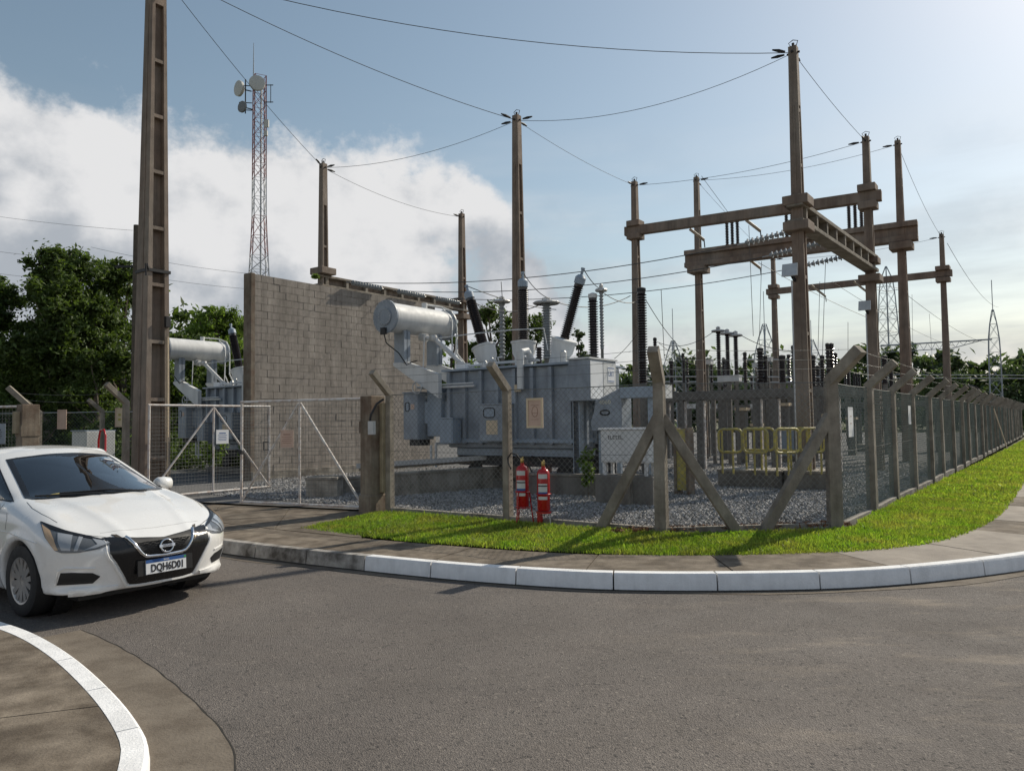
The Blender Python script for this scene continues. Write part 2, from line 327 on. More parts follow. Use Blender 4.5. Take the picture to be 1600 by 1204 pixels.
# kerb: one stone after another
kerb = struct(thing('kerb', 'x', 'x')); del kerb['label'], kerb['category']
def kerb_stone(i0, i1, m, h=.165, w=.15):
    b = MB(); ids = np.linspace(i0+.08, i1-.08, 7); V = []
    for q in ids:
        k = int(q); t = q-k; a = lambda ww, z: off(k, ww, z).lerp(off(min(k+1,NK-1), ww, z), t)
        V += [a(0,-.02), a(.018,h-.02), a(.035,h), a(w,h), a(w,-.02)]
    n = 5; F = [(r*n+c, r*n+(c+1) % n, (r+1)*n+(c+1) % n, (r+1)*n+c) for r in range(6) for c in range(n)]+[tuple(range(n)), tuple(range(6*n+n-1, 6*n-1, -1))]
    b.add(V, F); return b.build('kerb_stone', m, kerb, smooth=35)
i = 0
while i < NK-12:
    p = KD[i]; step = 10 if p.x > -1.5 else 9
    if p.length < 34: kerb_stone(i, i+step, M_kerbd if p.x < -1.75 else M_kerbw)
    elif i+40 < NK: step = 40; kerb_stone(i, i+40, M_kerbw)
    i += step
# footpath slabs
def fw_(p): # width of the footpath
    return 1.06 if p.x < 3.6 else min(1.06+(p.x-3.6)*.21, 1.75)
walk = struct(thing('footpath', 'x', 'x')); del walk['label'], walk['category']
i = 2; k = 0; wid = lambda i: fw_(KD[i])
while i < NK-30:
    st = [17,16,18,15][k % 4]; i1 = min(i+st, NK-2); ids = np.linspace(i, i1, 7).astype(int); b = MB(); V = []
    dz = rng.uniform(-.004,.004)
    for n_, q in enumerate(ids):
        V += [off(q,.15,.0), off(q,.15,.155+dz), off(q,wid(q),.16+dz), off(q,wid(q),.0)]
    # narrow joint
    d0 = (off(ids[1],.5,0)-off(ids[0],.5,0)).normalized()*.009
    for c in range(4): V[c] = V[c]+d0; V[-4+c] = V[-4+c]-d0
    F = [(r*4+c, r*4+(c+1) % 4, (r+1)*4+(c+1) % 4, (r+1)*4+c) for r in range(6) for c in range(4)]+[(0,1,2,3),(27,26,25,24)]
    b.add(V, F); pale = KD[i].x > 2.3 and k % 3 != 1
    b.build('footpath_slab', M_walk2 if pale else M_walk, walk); i = i1; k += 1
jb = MB(); V = []; ids = list(range(0, NK, 5))
for q in ids: V += [off(q,.14,.135), off(q,wid(q)+.02,.135)]
jb.add(V, [(2*k,2*k+1,2*k+3,2*k+2) for k in range(len(ids)-1)]).build('joint_bed', M_soil, walk)
# driveway up to the gate
gR, gL = Vector((-2.36,12.68,0)), Vector((-7.28,15.0,0))
drv = struct(thing('driveway', 'x', 'x')); del drv['label'], drv['category']
i_l = min(range(NK), key=lambda q: (KD[q]-Vector((-9.6,14.1,0))).length); i_r = min(range(NK), key=lambda q: (KD[q]-Vector((-2.55,9.1,0))).length)
fa = [i_l+(i_r-i_l)*t for t in (0,.2,.4,.6,.8,1)]
for a, b_ in zip(fa[:-1], fa[1:]):
    ia, ib = int(a), int(b_); ta, tb = (a-i_l)/(i_r-i_l), (b_-i_l)/(i_r-i_l)
    e0, e1 = gL+(gR-gL)*(ta*1.52-.54), gL+(gR-gL)*(tb*1.52-.54)
    p = [off(ia,1.075,.163), off(ib,1.075,.163), Vector((e1.x,e1.y,.19)), Vector((e0.x,e0.y,.19))]
    c = sum(p, Vector())/4; p = [c+(q-c)*.992 for q in p]
    MB().ext([q-Vector((0,0,.12)) for q in p], (0,0,.12)).build('driveway_slab', M_walk, drv)
# grass verge: strip between footpath and fence
VP = [((-3.05,11.02),(-2.25,12.35)),((-2.1,10.28),(-1.75,12.2)),((-.9,9.50),(-.25,11.2)),((.6,8.78),(1.0,10.25)),((1.75,8.47),(1.98,9.72)),((3.0,8.46),(3.2,9.82)),((4.25,8.72),(4.35,9.98)),((5.3,9.35),(4.95,10.78)),((6.62,10.70),(5.85,12.0)),((8.1,12.55),(7.15,13.75)),((11.2,16.75),(10.1,17.7)),((20,28.7),(18.9,29.5)),((44,61.5),(43,62.2))]
A_ = catmull([(a[0],a[1],0) for a,_ in VP], 8); B_ = catmull([(b[0],b[1],0) for _,b in VP], 8)
V = []; NS = 5
for a, b_ in zip(A_, B_):
    for s in range(NS): q = a.lerp(b_, s/(NS-1)); V.append((q.x, q.y, .157+.05*(s/(NS-1))))
struct(MB().add(V, [(r*NS+c, r*NS+c+1, (r+1)*NS+c+1, (r+1)*NS+c) for r in range(len(A_)-1) for c in range(NS-1)]).build('verge', M_soil))
# grass blades on it
def blades(name, n, weights_fn, hmin, hmax, wd):
    segs = len(A_)-1; A3 = np.array([p[:] for p in A_]); B3 = np.array([p[:] for p in B_])
    area = np.array([((A_[i+1]-A_[i]).length+(B_[i+1]-B_[i]).length)/2*((A_[i]-B_[i]).length) * weights_fn((A_[i]+B_[i])/2) for i in range(segs)])
    si = rng.choice(segs, n, p=area/area.sum()); t = rng.random(n); s = rng.random(n)**.98
    s = s*1.035-.022-.02*np.sin(rng.random(n)*6)
    P = (A3[si]*(1-t)[:,None]+A3[si+1]*t[:,None])*(1-s)[:,None]+(B3[si]*(1-t)[:,None]+B3[si+1]*t[:,None])*s[:,None]
    P[:,2] = .155+.05*s
    patch = .5+.5*np.sin(P[:,0]*2.1+np.sin(P[:,1]*1.7)*1.4)*np.sin(P[:,1]*2.6+P[:,0]*.7)
    h = (hmin+(hmax-hmin)*rng.random(n)**1.6)*(.7+.5*patch); a = rng.random(n)*2*np.pi; lean = rng.normal(0,.35,(n,2))*h[:,None]
    w = wd*(.7+.6*rng.random(n)); dx, dy = np.cos(a)*w, np.sin(a)*w
    V = np.empty((n,5,3)); V[:,0] = P-np.c_[dx,dy,0*dx]; V[:,1] = P+np.c_[dx,dy,0*dx]
    mid = P+np.c_[lean*.35, h*.55]; V[:,2] = mid+np.c_[dx,dy,0*dx]*.75; V[:,3] = mid-np.c_[dx,dy,0*dx]*.75; V[:,4] = P+np.c_[lean, h*.95]
    b0 = np.arange(n)[:,None]*5
    F = np.concatenate([b0+np.array([[0,1,2]]), b0+np.array([[0,2,3]]), b0+np.array([[3,2,4]])])
    return struct(np_mesh(name, V.reshape(-1,3), F, M_blade), 'stuff')
tag(blades('grass', 150000, lambda c: 1 if c.length < 15 else (.35 if c.length < 26 else .05), .022, .066, .0055), 'short bright green grass along the foot of the fence', 'grass')
tag(blades('coarse_grass', 26000, lambda c: .2 if c.length < 15 else 1, .04, .09, .016), 'grass of the long verge beside the receding fence', 'grass')
# yard and lawn
C1, C2 = Vector((1.92,9.86,0)), Vector((4.27,10.11,0))
yd = [(-7.15,15.12),(-2.3,12.80),(1.90,9.93),(4.22,10.17)]+[(C2+RR*70).xy[:]]+[(-10,120),(-36,58)]
sheet('gravel_yard', yd, ZY, M_gravel)
sheet('lawn', [(-40,36),(-7.25,15.15),(-36.2,58)], ZY-.03, M_field)
sheet('lawn_strip', [(-40,35.9),(-40,28),(-12,15.4),(-7.3,15.1)], ZY-.026, M_field)
# loose stones of the near gravel
def stones(n):
    pts = []
    while len(pts) < n:
        q = rng.random((n*3,2)); P = np.c_[-6.5+q[:,0]*22, 9.9+q[:,1]*15]
        d1 = (P[:,0]-C1.x)*RR.x+(P[:,1]-C1.y)*RR.y                     # behind front line
        d2 = (P[:,0]-C2.x)*U.x+(P[:,1]-C2.y)*U.y                        # inside right line
        keep = (d1 > .12) & (d2 < -.1) & (P[:,1] > 10.02) & (rng.random(len(P)) < np.clip(1.7-(P[:,1]-10)/8.0, .1, 1))
        pts += P[keep].tolist()
    P = np.array(pts[:n]); base = np.array([(1,0,0),(0,1,0),(-1,0,0),(0,-1,0),(0,0,1),(0,0,-1)], float)
    F0 = np.array([(0,1,4),(1,2,4),(2,3,4),(3,0,4),(1,0,5),(2,1,5),(3,2,5),(0,3,5)])
    s = rng.uniform(.016,.036,(n,1,1)); V = base[None]*s*rng.uniform(.6,1.3,(n,6,1)); V[:,:,2] *= .75
    a = rng.random(n)*6.28; c_, s_ = np.cos(a)[:,None], np.sin(a)[:,None]; ti = rng.normal(0,.5,(n,1))
    x = V[:,:,0]*c_-V[:,:,1]*s_; y = V[:,:,0]*s_+V[:,:,1]*c_; z = V[:,:,2]+x*ti
    V = np.stack([x+P[:,:1], y+P[:,1:], z+ZY+.008], 2)
    F = (np.arange(n)[:,None,None]*6+F0[None]).reshape(-1,3)
    o = struct(np_mesh('gravel', V.reshape(-1,3), F, M_stone), 'stuff'); tag(o, 'loose grey crushed stone covering the yard inside the fence', 'gravel')
stones(52000)
# ---- near kerb, gutter and pavement (lower left)
NC = resample(catmull([(a,b,0) for a,b in nearK], 10), .08); NN = normals(NC)
def noff(i, w, z): p = NC[i]-NN[i]*w; return Vector((p.x,p.y,z))
# normals point: choose side away from road (towards -x)
if noff(len(NC)//2, .2, 0).x > NC[len(NC)//2].x: NN = [-q for q in NN]
k2 = struct(thing('near_kerb', 'x', 'x')); del k2['label'], k2['category']
for i in range(0, len(NC)-12, 10):
    if NC[i].y < -2: break
    V = []
    for q in np.linspace(i+.06, i+9.94, 7):
        k = int(q); t = q-k; a = lambda w, z: noff(k,w,z).lerp(noff(k+1,w,z), t); V += [a(0,-.02), a(.012,.07), a(.03,.085), a(.132,.085), a(.132,-.02)]
    MB().add(V, [(r*5+c, r*5+(c+1) % 5, (r+1)*5+(c+1) % 5, (r+1)*5+c) for r in range(6) for c in range(5)]+[(0,1,2,3,4),(34,33,32,31,30)]).build('kerb_stone', M_kerbw, k2, smooth=35)
g2 = MB(); V = []; ids = list(range(30, len(NC), 2))
gs = struct(thing('near_gutter', 'x', 'x')); del gs['label'], gs['category']
def gw(i): return -.37+.006*math.sin(i*.23)+.004*math.sin(i*1.3)
i_s = min(range(len(NC)), key=lambda q: (NC[q]-Vector((-3.75,5.95,0))).length)
for a in range(i_s, len(NC)-14, 13):
    if NC[a].y < -2: break
    V = []
    for q in range(a, a+14): 
        e = .006 if q == a else 0
        V += [noff(q,.01,.012), noff(q, gw(q),.005), noff(q,gw(q)-.01,-.02)]
    MB().add(V, [(r*3+c, r*3+c+1, (r+1)*3+c+1, (r+1)*3+c) for r in range(13) for c in range(2)]).build('gutter_slab', M_gutter, gs)
ck = MB(); V = []; ids = list(range(i_s, len(NC)-14))
for q in ids: V += [noff(q,gw(q)+.002,.0065), noff(q,gw(q)-.002-.006*abs(math.sin(q*.9)+.4*math.sin(q*2.3)),.0065)]
ck.add(V, [(2*k,2*k+1,2*k+3,2*k+2) for k in range(len(ids)-1)]); ck.build('joint_crack', mat('crack_dirt', (.03,.027,.023), .95), gs)
nw = struct(thing('near_footpath', 'x', 'x')); del nw['label'], nw['category']
a_ = 0
ends = [0]+[min(range(len(NC)), key=lambda q: (NC[q]-Vector(t)).length) for t in ((-5.0,6.9,0),(-4.05,6.15,0),(-2.25,4.38,0),(-1.54,2.6,0),(-1.5,-.5,0),(-1.5,-4,0))]
for a, b_ in zip(ends[:-1], ends[1:]):
    ids = np.linspace(a, b_, 8).astype(int); V = []
    d_in = Vector((-.80,-.28,0))
    P = [noff(q,.128,.082) for q in ids]; Q = [p+d_in*6.5 for p in P]
    P[0] = P[0].lerp(P[1],.02); P[-1] = P[-1].lerp(P[-2],.02); Q[0] = Q[0].lerp(Q[1],.02); Q[-1] = Q[-1].lerp(Q[-2],.02)
    poly = P+Q[::-1]; MB().ext([p-Vector((0,0,.1)) for p in poly], (0,0,.1)).build('footpath_slab', M_walk, nw)
sheet('near_joint_bed', [noff(q,.125,.06) for q in range(0, ends[-1], 6)]+[(-10,-6,.06),(-12,3,.06),(-12.5,8.5,.06)], .06, M_soil)
# ================================================================== FENCES AND GATES
UP = Vector((0,0,1))
ZF = ZY+1.93                                # top of the wire mesh
def chain(mb, p0, p1, z0, z1, pitch=.062, r=.0027):
    """diamond wires between two posts, as thin three-sided bars"""
    p0, p1 = Vector(p0), Vector(p1); d = p1-p0; d.z = 0; Ln = d.length; d.normalize(); nrm = Vector((-d.y,d.x,0)); H = z1-z0; st = pitch*1.414
    for sgn in (1,-1):
        c = -H
        while c < Ln:
            a, b = max(c,0), min(c+H,Ln)
            if b-a > .03:
                za, zb = (a-c, b-c) if sgn > 0 else (H-(a-c), H-(b-c))
                A = p0+d*a+UP*(z0+za-p0.z); B = p0+d*b+UP*(z0+zb-p0.z); t = (B-A).normalized(); n2 = t.cross(nrm)
                o = nrm*(r*sgn*1.1); V = []
                for P in (A,B): V += [P+o+nrm*r, P+o-nrm*r*.5+n2*r*.87, P+o-nrm*r*.5-n2*r*.87]
                mb.add(V, [(0,1,4,3),(1,2,5,4),(2,0,3,5)])
            c += st
def barbed(mb, P, r=.0026, barb=True):
    mb.tube(P, r, 4)
    if barb:
        for a, b in zip(P[:-1], P[1:]):
            n = int((b-a).length/.16)
            for k in range(n):
                q = a.lerp(b, (k+.5)/n); d = Vector((random.uniform(-1,1),random.uniform(-1,1),random.uniform(-1,1)))*.014; mb.tube([q-d,q+d], .0018, 3, False)
def fence_post(parent, p, out, w=.11, rz=ANG, top=ZF+.03, arm=True, up_len=.36, out_len=.40, m=None):
    m = m or MT['post']; rot = Matrix.Rotation(rz,3,'Z'); b = MB(); h = top-(ZY-.08)
    q = Vector((p.x,p.y,0)); hw, ht = w/2, w/2*.86
    lo = [q+rot@Vector((sx*hw,sy*hw,0))+UP*(ZY-.08) for sx,sy in ((-1,-1),(1,-1),(1,1),(-1,1))]
    hi = [q+rot@Vector((sx*ht,sy*ht,0))+UP*top for sx,sy in ((-1,-1),(1,-1),(1,1),(-1,1))]
    b.hexa(lo+hi); o = b.build('post', m, parent, bevel=.008)
    if arm:
        a = q+UP*(top-.02); e = a+out*out_len+UP*up_len; MB().beam(a-(e-a).normalized()*.03, e, w*.92, w*.85).build('arm', m, o, bevel=.008)
    return o
def wires_on_arms(parent, pts, outs, name='barbed_wire', fr=(.3,.62,.94), sag=.02):
    for f in fr:
        P = []
        for i in range(len(pts)-1):
            a = pts[i]+outs[i]*.40*f+UP*(ZF+.05+.36*f+.03); b = pts[i+1]+outs[i+1]*.40*f+UP*(ZF+.05+.36*f+.03)
            for k in range(4): t = k/4; q = a.lerp(b,t); q.z -= sag*4*t*(1-t); P.append(q)
        P.append(b); mb = MB(); barbed(mb, P); mb.build(name, MT['mesh'], parent)
def line_wire(parent, a, b, z, r=.0045, name='tension_wire', m='mesh'):
    return MB().tube([Vector((a.x,a.y,z)), Vector(((a.x+b.x)/2,(a.y+b.y)/2,z-.012)), Vector((b.x,b.y,z))], r, 5).build(name, MT[m], parent)
oF = -RR; oC = (-RR+U*.25).normalized(); oC2 = (U*.95-RR*.25).normalized(); oR = U
# ---- front fence: gate to the braced corners
ff = thing('chain_link_fence', 'chain-link fence with braced concrete posts in front of the big transformer', 'fence', (C1.x,C1.y,ZY))
ff.location = (0,0,0)
fp = [Vector((-2.05,12.62,0)), Vector((-.08,11.27,0)), C1, C2]; fo = [oF, oF, oC, oC2]
fence_post(ff, fp[0], oF, .115); fence_post(ff, fp[1], oF, .12)
c1o = fence_post(ff, C1, oC, .155, ANG+.12, top=ZF+.05, up_len=.40, out_len=.34); c2o = fence_post(ff, C2, oC2, .17, ANG+.55, top=ZF+.04, up_len=.40, out_len=.42)
for a, b in ((C1, Vector((1.14,10.26,0))),(C1, Vector((2.93,9.88,0))),(C2, Vector((3.24,9.94,0)))):
    hi = a+UP*(ZY+1.50); lo = Vector((b.x,b.y,ZY-.06)); dd = (lo-hi).normalized(); nn = dd.cross(UP).normalized()
    hi = hi+Vector((dd.x,dd.y,0))*.04-Vector((RR.x,RR.y,0))*.0
    MB().beam(hi, lo, .115, .13).build('brace', MT['post'], ff, bevel=.008)
for a, b in zip(fp[:-1], fp[1:]):
    mb = MB(); chain(mb, a, b, ZY+.05, ZF); mb.build('wire_mesh', MT['mesh'], ff)
    for z in (ZF+.005, ZY+1.0, ZY+.07): line_wire(ff, a, b, z, .006 if z > 2 else .003)
    d = (b-a).normalized(); MB().beam(a+d*.06+UP*(ZY+.02), b-d*.06+UP*(ZY+.02), .09, .10).build('sill', MT['conc'], ff)
wires_on_arms(ff, fp, fo)
# ---- right-hand fence, receding
rf = thing('chain_link_fence', 'long chain-link fence with outward-leaning post arms receding along the grass verge', 'fence', (0,0,0))
rp = [C2]+[C2+RR*(2.27*k)+U*(.02*math.sin(k*2.1)) for k in range(1,27)]
for k, p in enumerate(rp[1:]): fence_post(rf, p+Vector((random.gauss(0,.012),random.gauss(0,.012),0)), (oR+RR*random.gauss(0,.05)).normalized(), .145, ANG+random.gauss(0,.05), top=ZF+random.gauss(.02,.015))
for k, (a, b) in enumerate(zip(rp[:-1], rp[1:])):
    mb = MB(); chain(mb, a, b, ZY+.05, ZF, .062 if k < 10 else .1, .0030 if k < 10 else .0042); mb.build('wire_mesh', MT['mesh_g'], rf)
    line_wire(rf, a, b, ZF, .006); line_wire(rf, a, b, ZY+1.0, .003)
    d = (b-a).normalized(); MB().beam(a+d*.07+UP*(ZY-.03), b-d*.07+UP*(ZY-.03), .09, .12).build('sill', MT['conc'], rf)
wires_on_arms(rf, rp, [oC2]+[oR]*(len(rp)-1))
pb_ = C2+RR*(2.27*12.5)+U*.55; MB().tube([Vector((pb_.x,pb_.y,ZY-.02)), pb_-U*.45+UP*2.0], .022, 5).build('prop', MT['tan'], rf)
# ---- gate pillars
def pillar(label, p, extra=True):
    t = thing('gate_pillar', label, 'pillar', (p.x,p.y,ZY), ANG)
    b = MB(); b.bb(-.13,.13,-.16,.16,-.08,1.92); b.build('shaft', MT['pillar'], t, bevel=.012)
    b = MB(); b.bb(-.14,.14,-.17,.17,1.30,1.50); b.build('clamp_band', MT['pillar'], t)
    b = MB(); b.bb(-.15,.15,-.18,.18,-.05,.28); b.build('footing', MT['pillar'], t, bevel=.015)
    if extra:
        b = MB(); b.bb(.135,.215,.02,.16,.32,1.80); b.build('backing_slab', MT['slab'], t, bevel=.01)
        b = MB(); b.tube([(.1,-.17,1.45),(.16,-.19,1.6),(.2,-.1,1.78),(.24,.02,1.86)], .02, 6); b.build('hinge_strap', MT['black'], t)
        b = MB(); b.bb(.10,.22,-.20,-.14,1.28,1.50); b.build('hinge_plate', MT['steel'], t)
    return t
pillar('brown stained pillar carrying the closed gate leaf beside the chain-link fence', gR+U*.02)
# ---- gate leaves
def gate_leaf(label, hinge, dirv, L, sign_mat, hasp):
    ang = math.atan2(dirv.y, dirv.x); t = thing('gate_leaf', label, 'gate', (hinge.x,hinge.y,ZY), ang)
    z0, z1 = .06, 1.88; r = .024
    b = MB(); b.tube([(0,0,z0),(0,0,z1)], r, 8); b.tube([(L,0,z0),(L,0,z1)], r, 8); b.tube([(-r,0,z1),(L+r,0,z1)], r, 8); b.tube([(-r,0,z0),(L+r,0,z0)], r, 8); b.build('frame', MT['gate'], t, smooth=50)
    MB().tube([(L/2,0,z0),(L/2,0,z1)], r*.9, 8).build('stile', MT['gate'], t, smooth=50)
    MB().tube([(.03,0,z0+.05),(L/2-.02,0,z1-.05)], r*.9, 8).build('brace', MT['gate'], t, smooth=50)
    MB().tube([(L-.03,0,z0+.05),(L/2+.02,0,z1-.05)], r*.9, 8).build('brace', MT['gate'], t, smooth=50)
    b = MB(); s = .072
    k = 1
    while k*s < L: b.tube([(k*s,.012,z0),(k*s,.012,z1)], .0026, 3, False); k += 1
    k = 1
    while k*s < z1-z0: b.tube([(0,.012,z0+k*s),(L,.012,z0+k*s)], .0026, 3, False); k += 1
    b.build('wire_mesh', MT['mesh'], t)
    return t, ang
dG = (gL-gR).normalized()
g1, _ = gate_leaf('closed gate leaf with rusty diagonal braces and a faded pink notice', gR+dG*.18, dG, 2.72, None, True)
dOpen = Vector((1.70,2.45,0)).normalized()
g2, _ = gate_leaf('gate leaf swung open into the yard with a white notice on it', gL-dG*.10, dOpen, 2.85, None, False)
b = MB(); b.tube([(2.72,.03,1.0),(2.72,.06,1.0),(2.65,.06,.98)], .02, 6); b.bb(2.64,2.72,.03,.08,.93,.99); b.build('latch', MT['black'], g1)
b = MB(); b.tube([(2.84,0,.9),(2.70,0,.9),(2.70,0,1.08),(2.84,0,1.08)], .012, 5); b.build('pull_handle', MT['black'], g2)
# ---- notices
def notice(label, p, nrm, w, h, m, lines, frame_m=None, ink='print_', kind='lines', tilt=0):
    """flat plate at p (centre), facing nrm"""
    nrm = Vector(nrm).normalized(); x = UP.cross(nrm).normalized(); M4 = frame(p, x, nrm) @ Matrix.Rotation(tilt,4,'Z')
    t = thing('notice', label, 'sign'); t.matrix_world = M4
    b = MB(); b.bb(-w/2,w/2,-h/2,h/2,0,.005); b.build('plate', m, t)
    if frame_m:
        b = MB(); e = .032
        for q in ((-w/2,w/2,h/2-e,h/2),(-w/2,w/2,-h/2,-h/2+e),(-w/2,-w/2+e,-h/2+e,h/2-e),(w/2-e,w/2,-h/2+e,h/2-e)): b.bb(*q,.0055,.016)
        b.build('frame', frame_m, t)
    for (y, ww, hh) in lines:
        b = MB(); b.bb(-ww/2,ww/2,y-hh/2,y+hh/2,.0055,.0068); b.build('print_line', MT[ink], t)
    return t
L5 = [(.075,.16,.022)]+[(.03-.035*k,.19 if k % 2 else .22,.010) for k in range(4)]
pw = g2.matrix_world
bpy.context.view_layer.update()
def on_gate(g, x, z, w, h, m, label, side, ink):
    M = g.matrix_world; p = M @ Vector((x,.03*side,z)); n = (M.to_3x3() @ Vector((0,side,0))); return notice(label, p, n, w, h, m, L5, ink=ink)
on_gate(g2, 1.62, 1.22, .30, .30, MT['white'], 'white printed notice on the open gate leaf', -1, 'print_b')
M_ink = mat('faded_ink', (.36,.22,.17), .8, .1, 5); MT['ink'] = M_ink
on_gate(g1, 1.62, 1.21, .29, .31, MT['pink'], 'faded pink notice on the closed gate leaf', 1, 'ink')
p = at(836,645,10.62); 
sg = notice('cream framed board with a faded pink panel hanging on the fence before the transformer', p, -RR, .28, .42, MT['pink'], [(.0,.10,.006),(-.09,.12,.006),(.11,.13,.008)], MT['tan'], 'ink')
b = MB(); b.tube([(.05*math.cos(a/12*6.283),.02+.075*math.sin(a/12*6.283),.007) for a in range(13)], .004, 4); b.build('emblem', M_ink, sg)
notice('long white notice wired to the fence next to the thick corner post', at(1329,659,10.72), U, .30, .42, MT['white'], [(.08,.10,.008),(-.02,.11,.008)], ink='ink')
notice('small white notice on the second bay of the receding fence', at(1421,648,14.75), U, .28, .36, MT['white'], [])
# ---- fence left of the gate
gp_ = gL+Vector((-.42,.06,0)); lg = thing('gate_post', 'leaning-armed concrete post at the foot of the ribbed pole', 'post', (0,0,0)); fence_post(lg, gp_, oF, .12)
pw2 = Vector(at(44,640,14.9)); pw2.z = 0
pl2 = pillar('brown pillar left of the ribbed pole with a small lamp box on it', pw2, False)
b = MB(); b.bb(-.10,.06,-.24,-.16,1.35,1.78); b.build('lamp_box', MT['slab'], pl2, bevel=.01); MB().beam((0,0,1.90),(-.22,-.28,2.26),.10,.10).build('arm', MT['post'], pl2, bevel=.008)
g3, _ = gate_leaf('gate leaf beyond the brown pillar with a grey notice', pw2+Vector((-.18,.02,0)), Vector((-1,.12,0)).normalized(), 2.6, None, False)
bpy.context.view_layer.update(); on_gate(g3, .45, 1.35, .36, .40, MT['grey'], 'grey notice on the gate leaf beyond the brown pillar', 1, 'print_')
for k, z in enumerate((2.20,2.34)):
    mb = MB(); a, b_ = gp_+UP*z+oF*.15*k, pw2+UP*z+oF*.15*k; barbed(mb, [a.lerp(b_,t/6)-UP*.20*(t/6)*(1-t/6) for t in range(7)]); o = mb.build('barbed_wire', MT['mesh']); tag(o, 'barbed wire strand sagging between the brown pillar and the ribbed pole', 'wire', 'barbed strands at the pillar')
lf = thing('chain_link_fence', 'chain-link fence with two boards before the trees left of the ribbed pole', 'fence', (0,0,0))
def gp2(px, Y): p = at(px,640,Y); return Vector((p.x,p.y,0))
lp = [gp2(-60,23.6), gp2(62,23.4), gp2(160,23.2), gp2(262,23.0)]
for p in lp: fence_post(lf, p, Vector((-.6,-.6,0)).normalized(), .13)
for a, b in zip(lp[:-1], lp[1:]):
    mb = MB(); chain(mb, a, b, ZY+.05, ZF, .075, .003); mb.build('wire_mesh', MT['mesh_g'], lf); line_wire(lf, a, b, ZF, .012, m='steel')
notice('plain faded pink board on the fence near the brown pillar', at(97,655,23.2), (0,-1,0), .28, .60, MT['pink'], [], MT['pink'])
s2 = notice('framed board with a yellow panel on the fence near the ribbed pole', at(187,652,23.0), (0,-1,0), .27, .58, MT['tan'], [(.08,.08,.07),(-.06,.08,.07)], MT['pink'], 'yellow')
# ================================================================== BLOCK WALL
WA = at(397,750,20.1); WA.z = 0; WLEN = 7.2
wl = thing('block_wall', 'tall grey concrete block fire wall behind the gate', 'wall', (WA.x,WA.y,ZY), math.atan2(RR.y,RR.x))
# local x along RR, local -y towards +U (towards viewer)
CH, BW, TH = .197, .4, .19; NC_ = 28; NB = 19
b = MB(); b.bb(.012,WLEN-.012,.012,TH-.004,-.1,NC_*CH-.006); b.build('mortar_core', MT['mortar'], wl)
full = MB().bb(-BW/2+.005,BW/2-.005,-.004,TH-.01,-CH/2+.005,CH/2-.005).mesh('brick', MT['block'])
half = MB().bb(-BW/4+.005,BW/4-.005,-.004,TH-.01,-CH/2+.005,CH/2-.005).mesh('brick', MT['block'])
cand = []
for r in range(NC_):
    x = 0.0; odd = r % 2; first = True
    while x < WLEN-.01:
        w = BW/2 if ((first and odd) or WLEN-x < BW-.01) else BW
        cand.append((x+w/2, (r+.5)*CH, w)); x += w; first = False
cand.sort(key=lambda q: (q[0] > 4.2, -q[1] if q[0] > 4.2 else 0, q[0]))
rest = MB()
for k, (x, z, w) in enumerate(cand):
    dy = random.gauss(0,.002)
    if k < 300:
        o = bpy.data.objects.new('block', full if w > .3 else half); col.objects.link(o); o.parent = wl; o.location = (x,dy,z); o.rotation_euler = (random.gauss(0,.004),random.gauss(0,.003),random.gauss(0,.004))
    else: rest.bb(x-w/2+.005,x+w/2-.005,dy-.004,TH-.01+dy,z-CH/2+.005,z+CH/2-.005)
struct(rest.build('remaining_blocks', MT['block'], wl), 'stuff')
b = MB(); b.bb(-.13,-.002,-.012,.32,-.1,NC_*CH+.02); b.build('end_pilaster', MT['pillar'], wl, bevel=.012)
b = MB(); b.bb(-.1,WLEN+.05,-.10,-.006,-.1,.22); b.build('plinth', MT['conc'], wl)
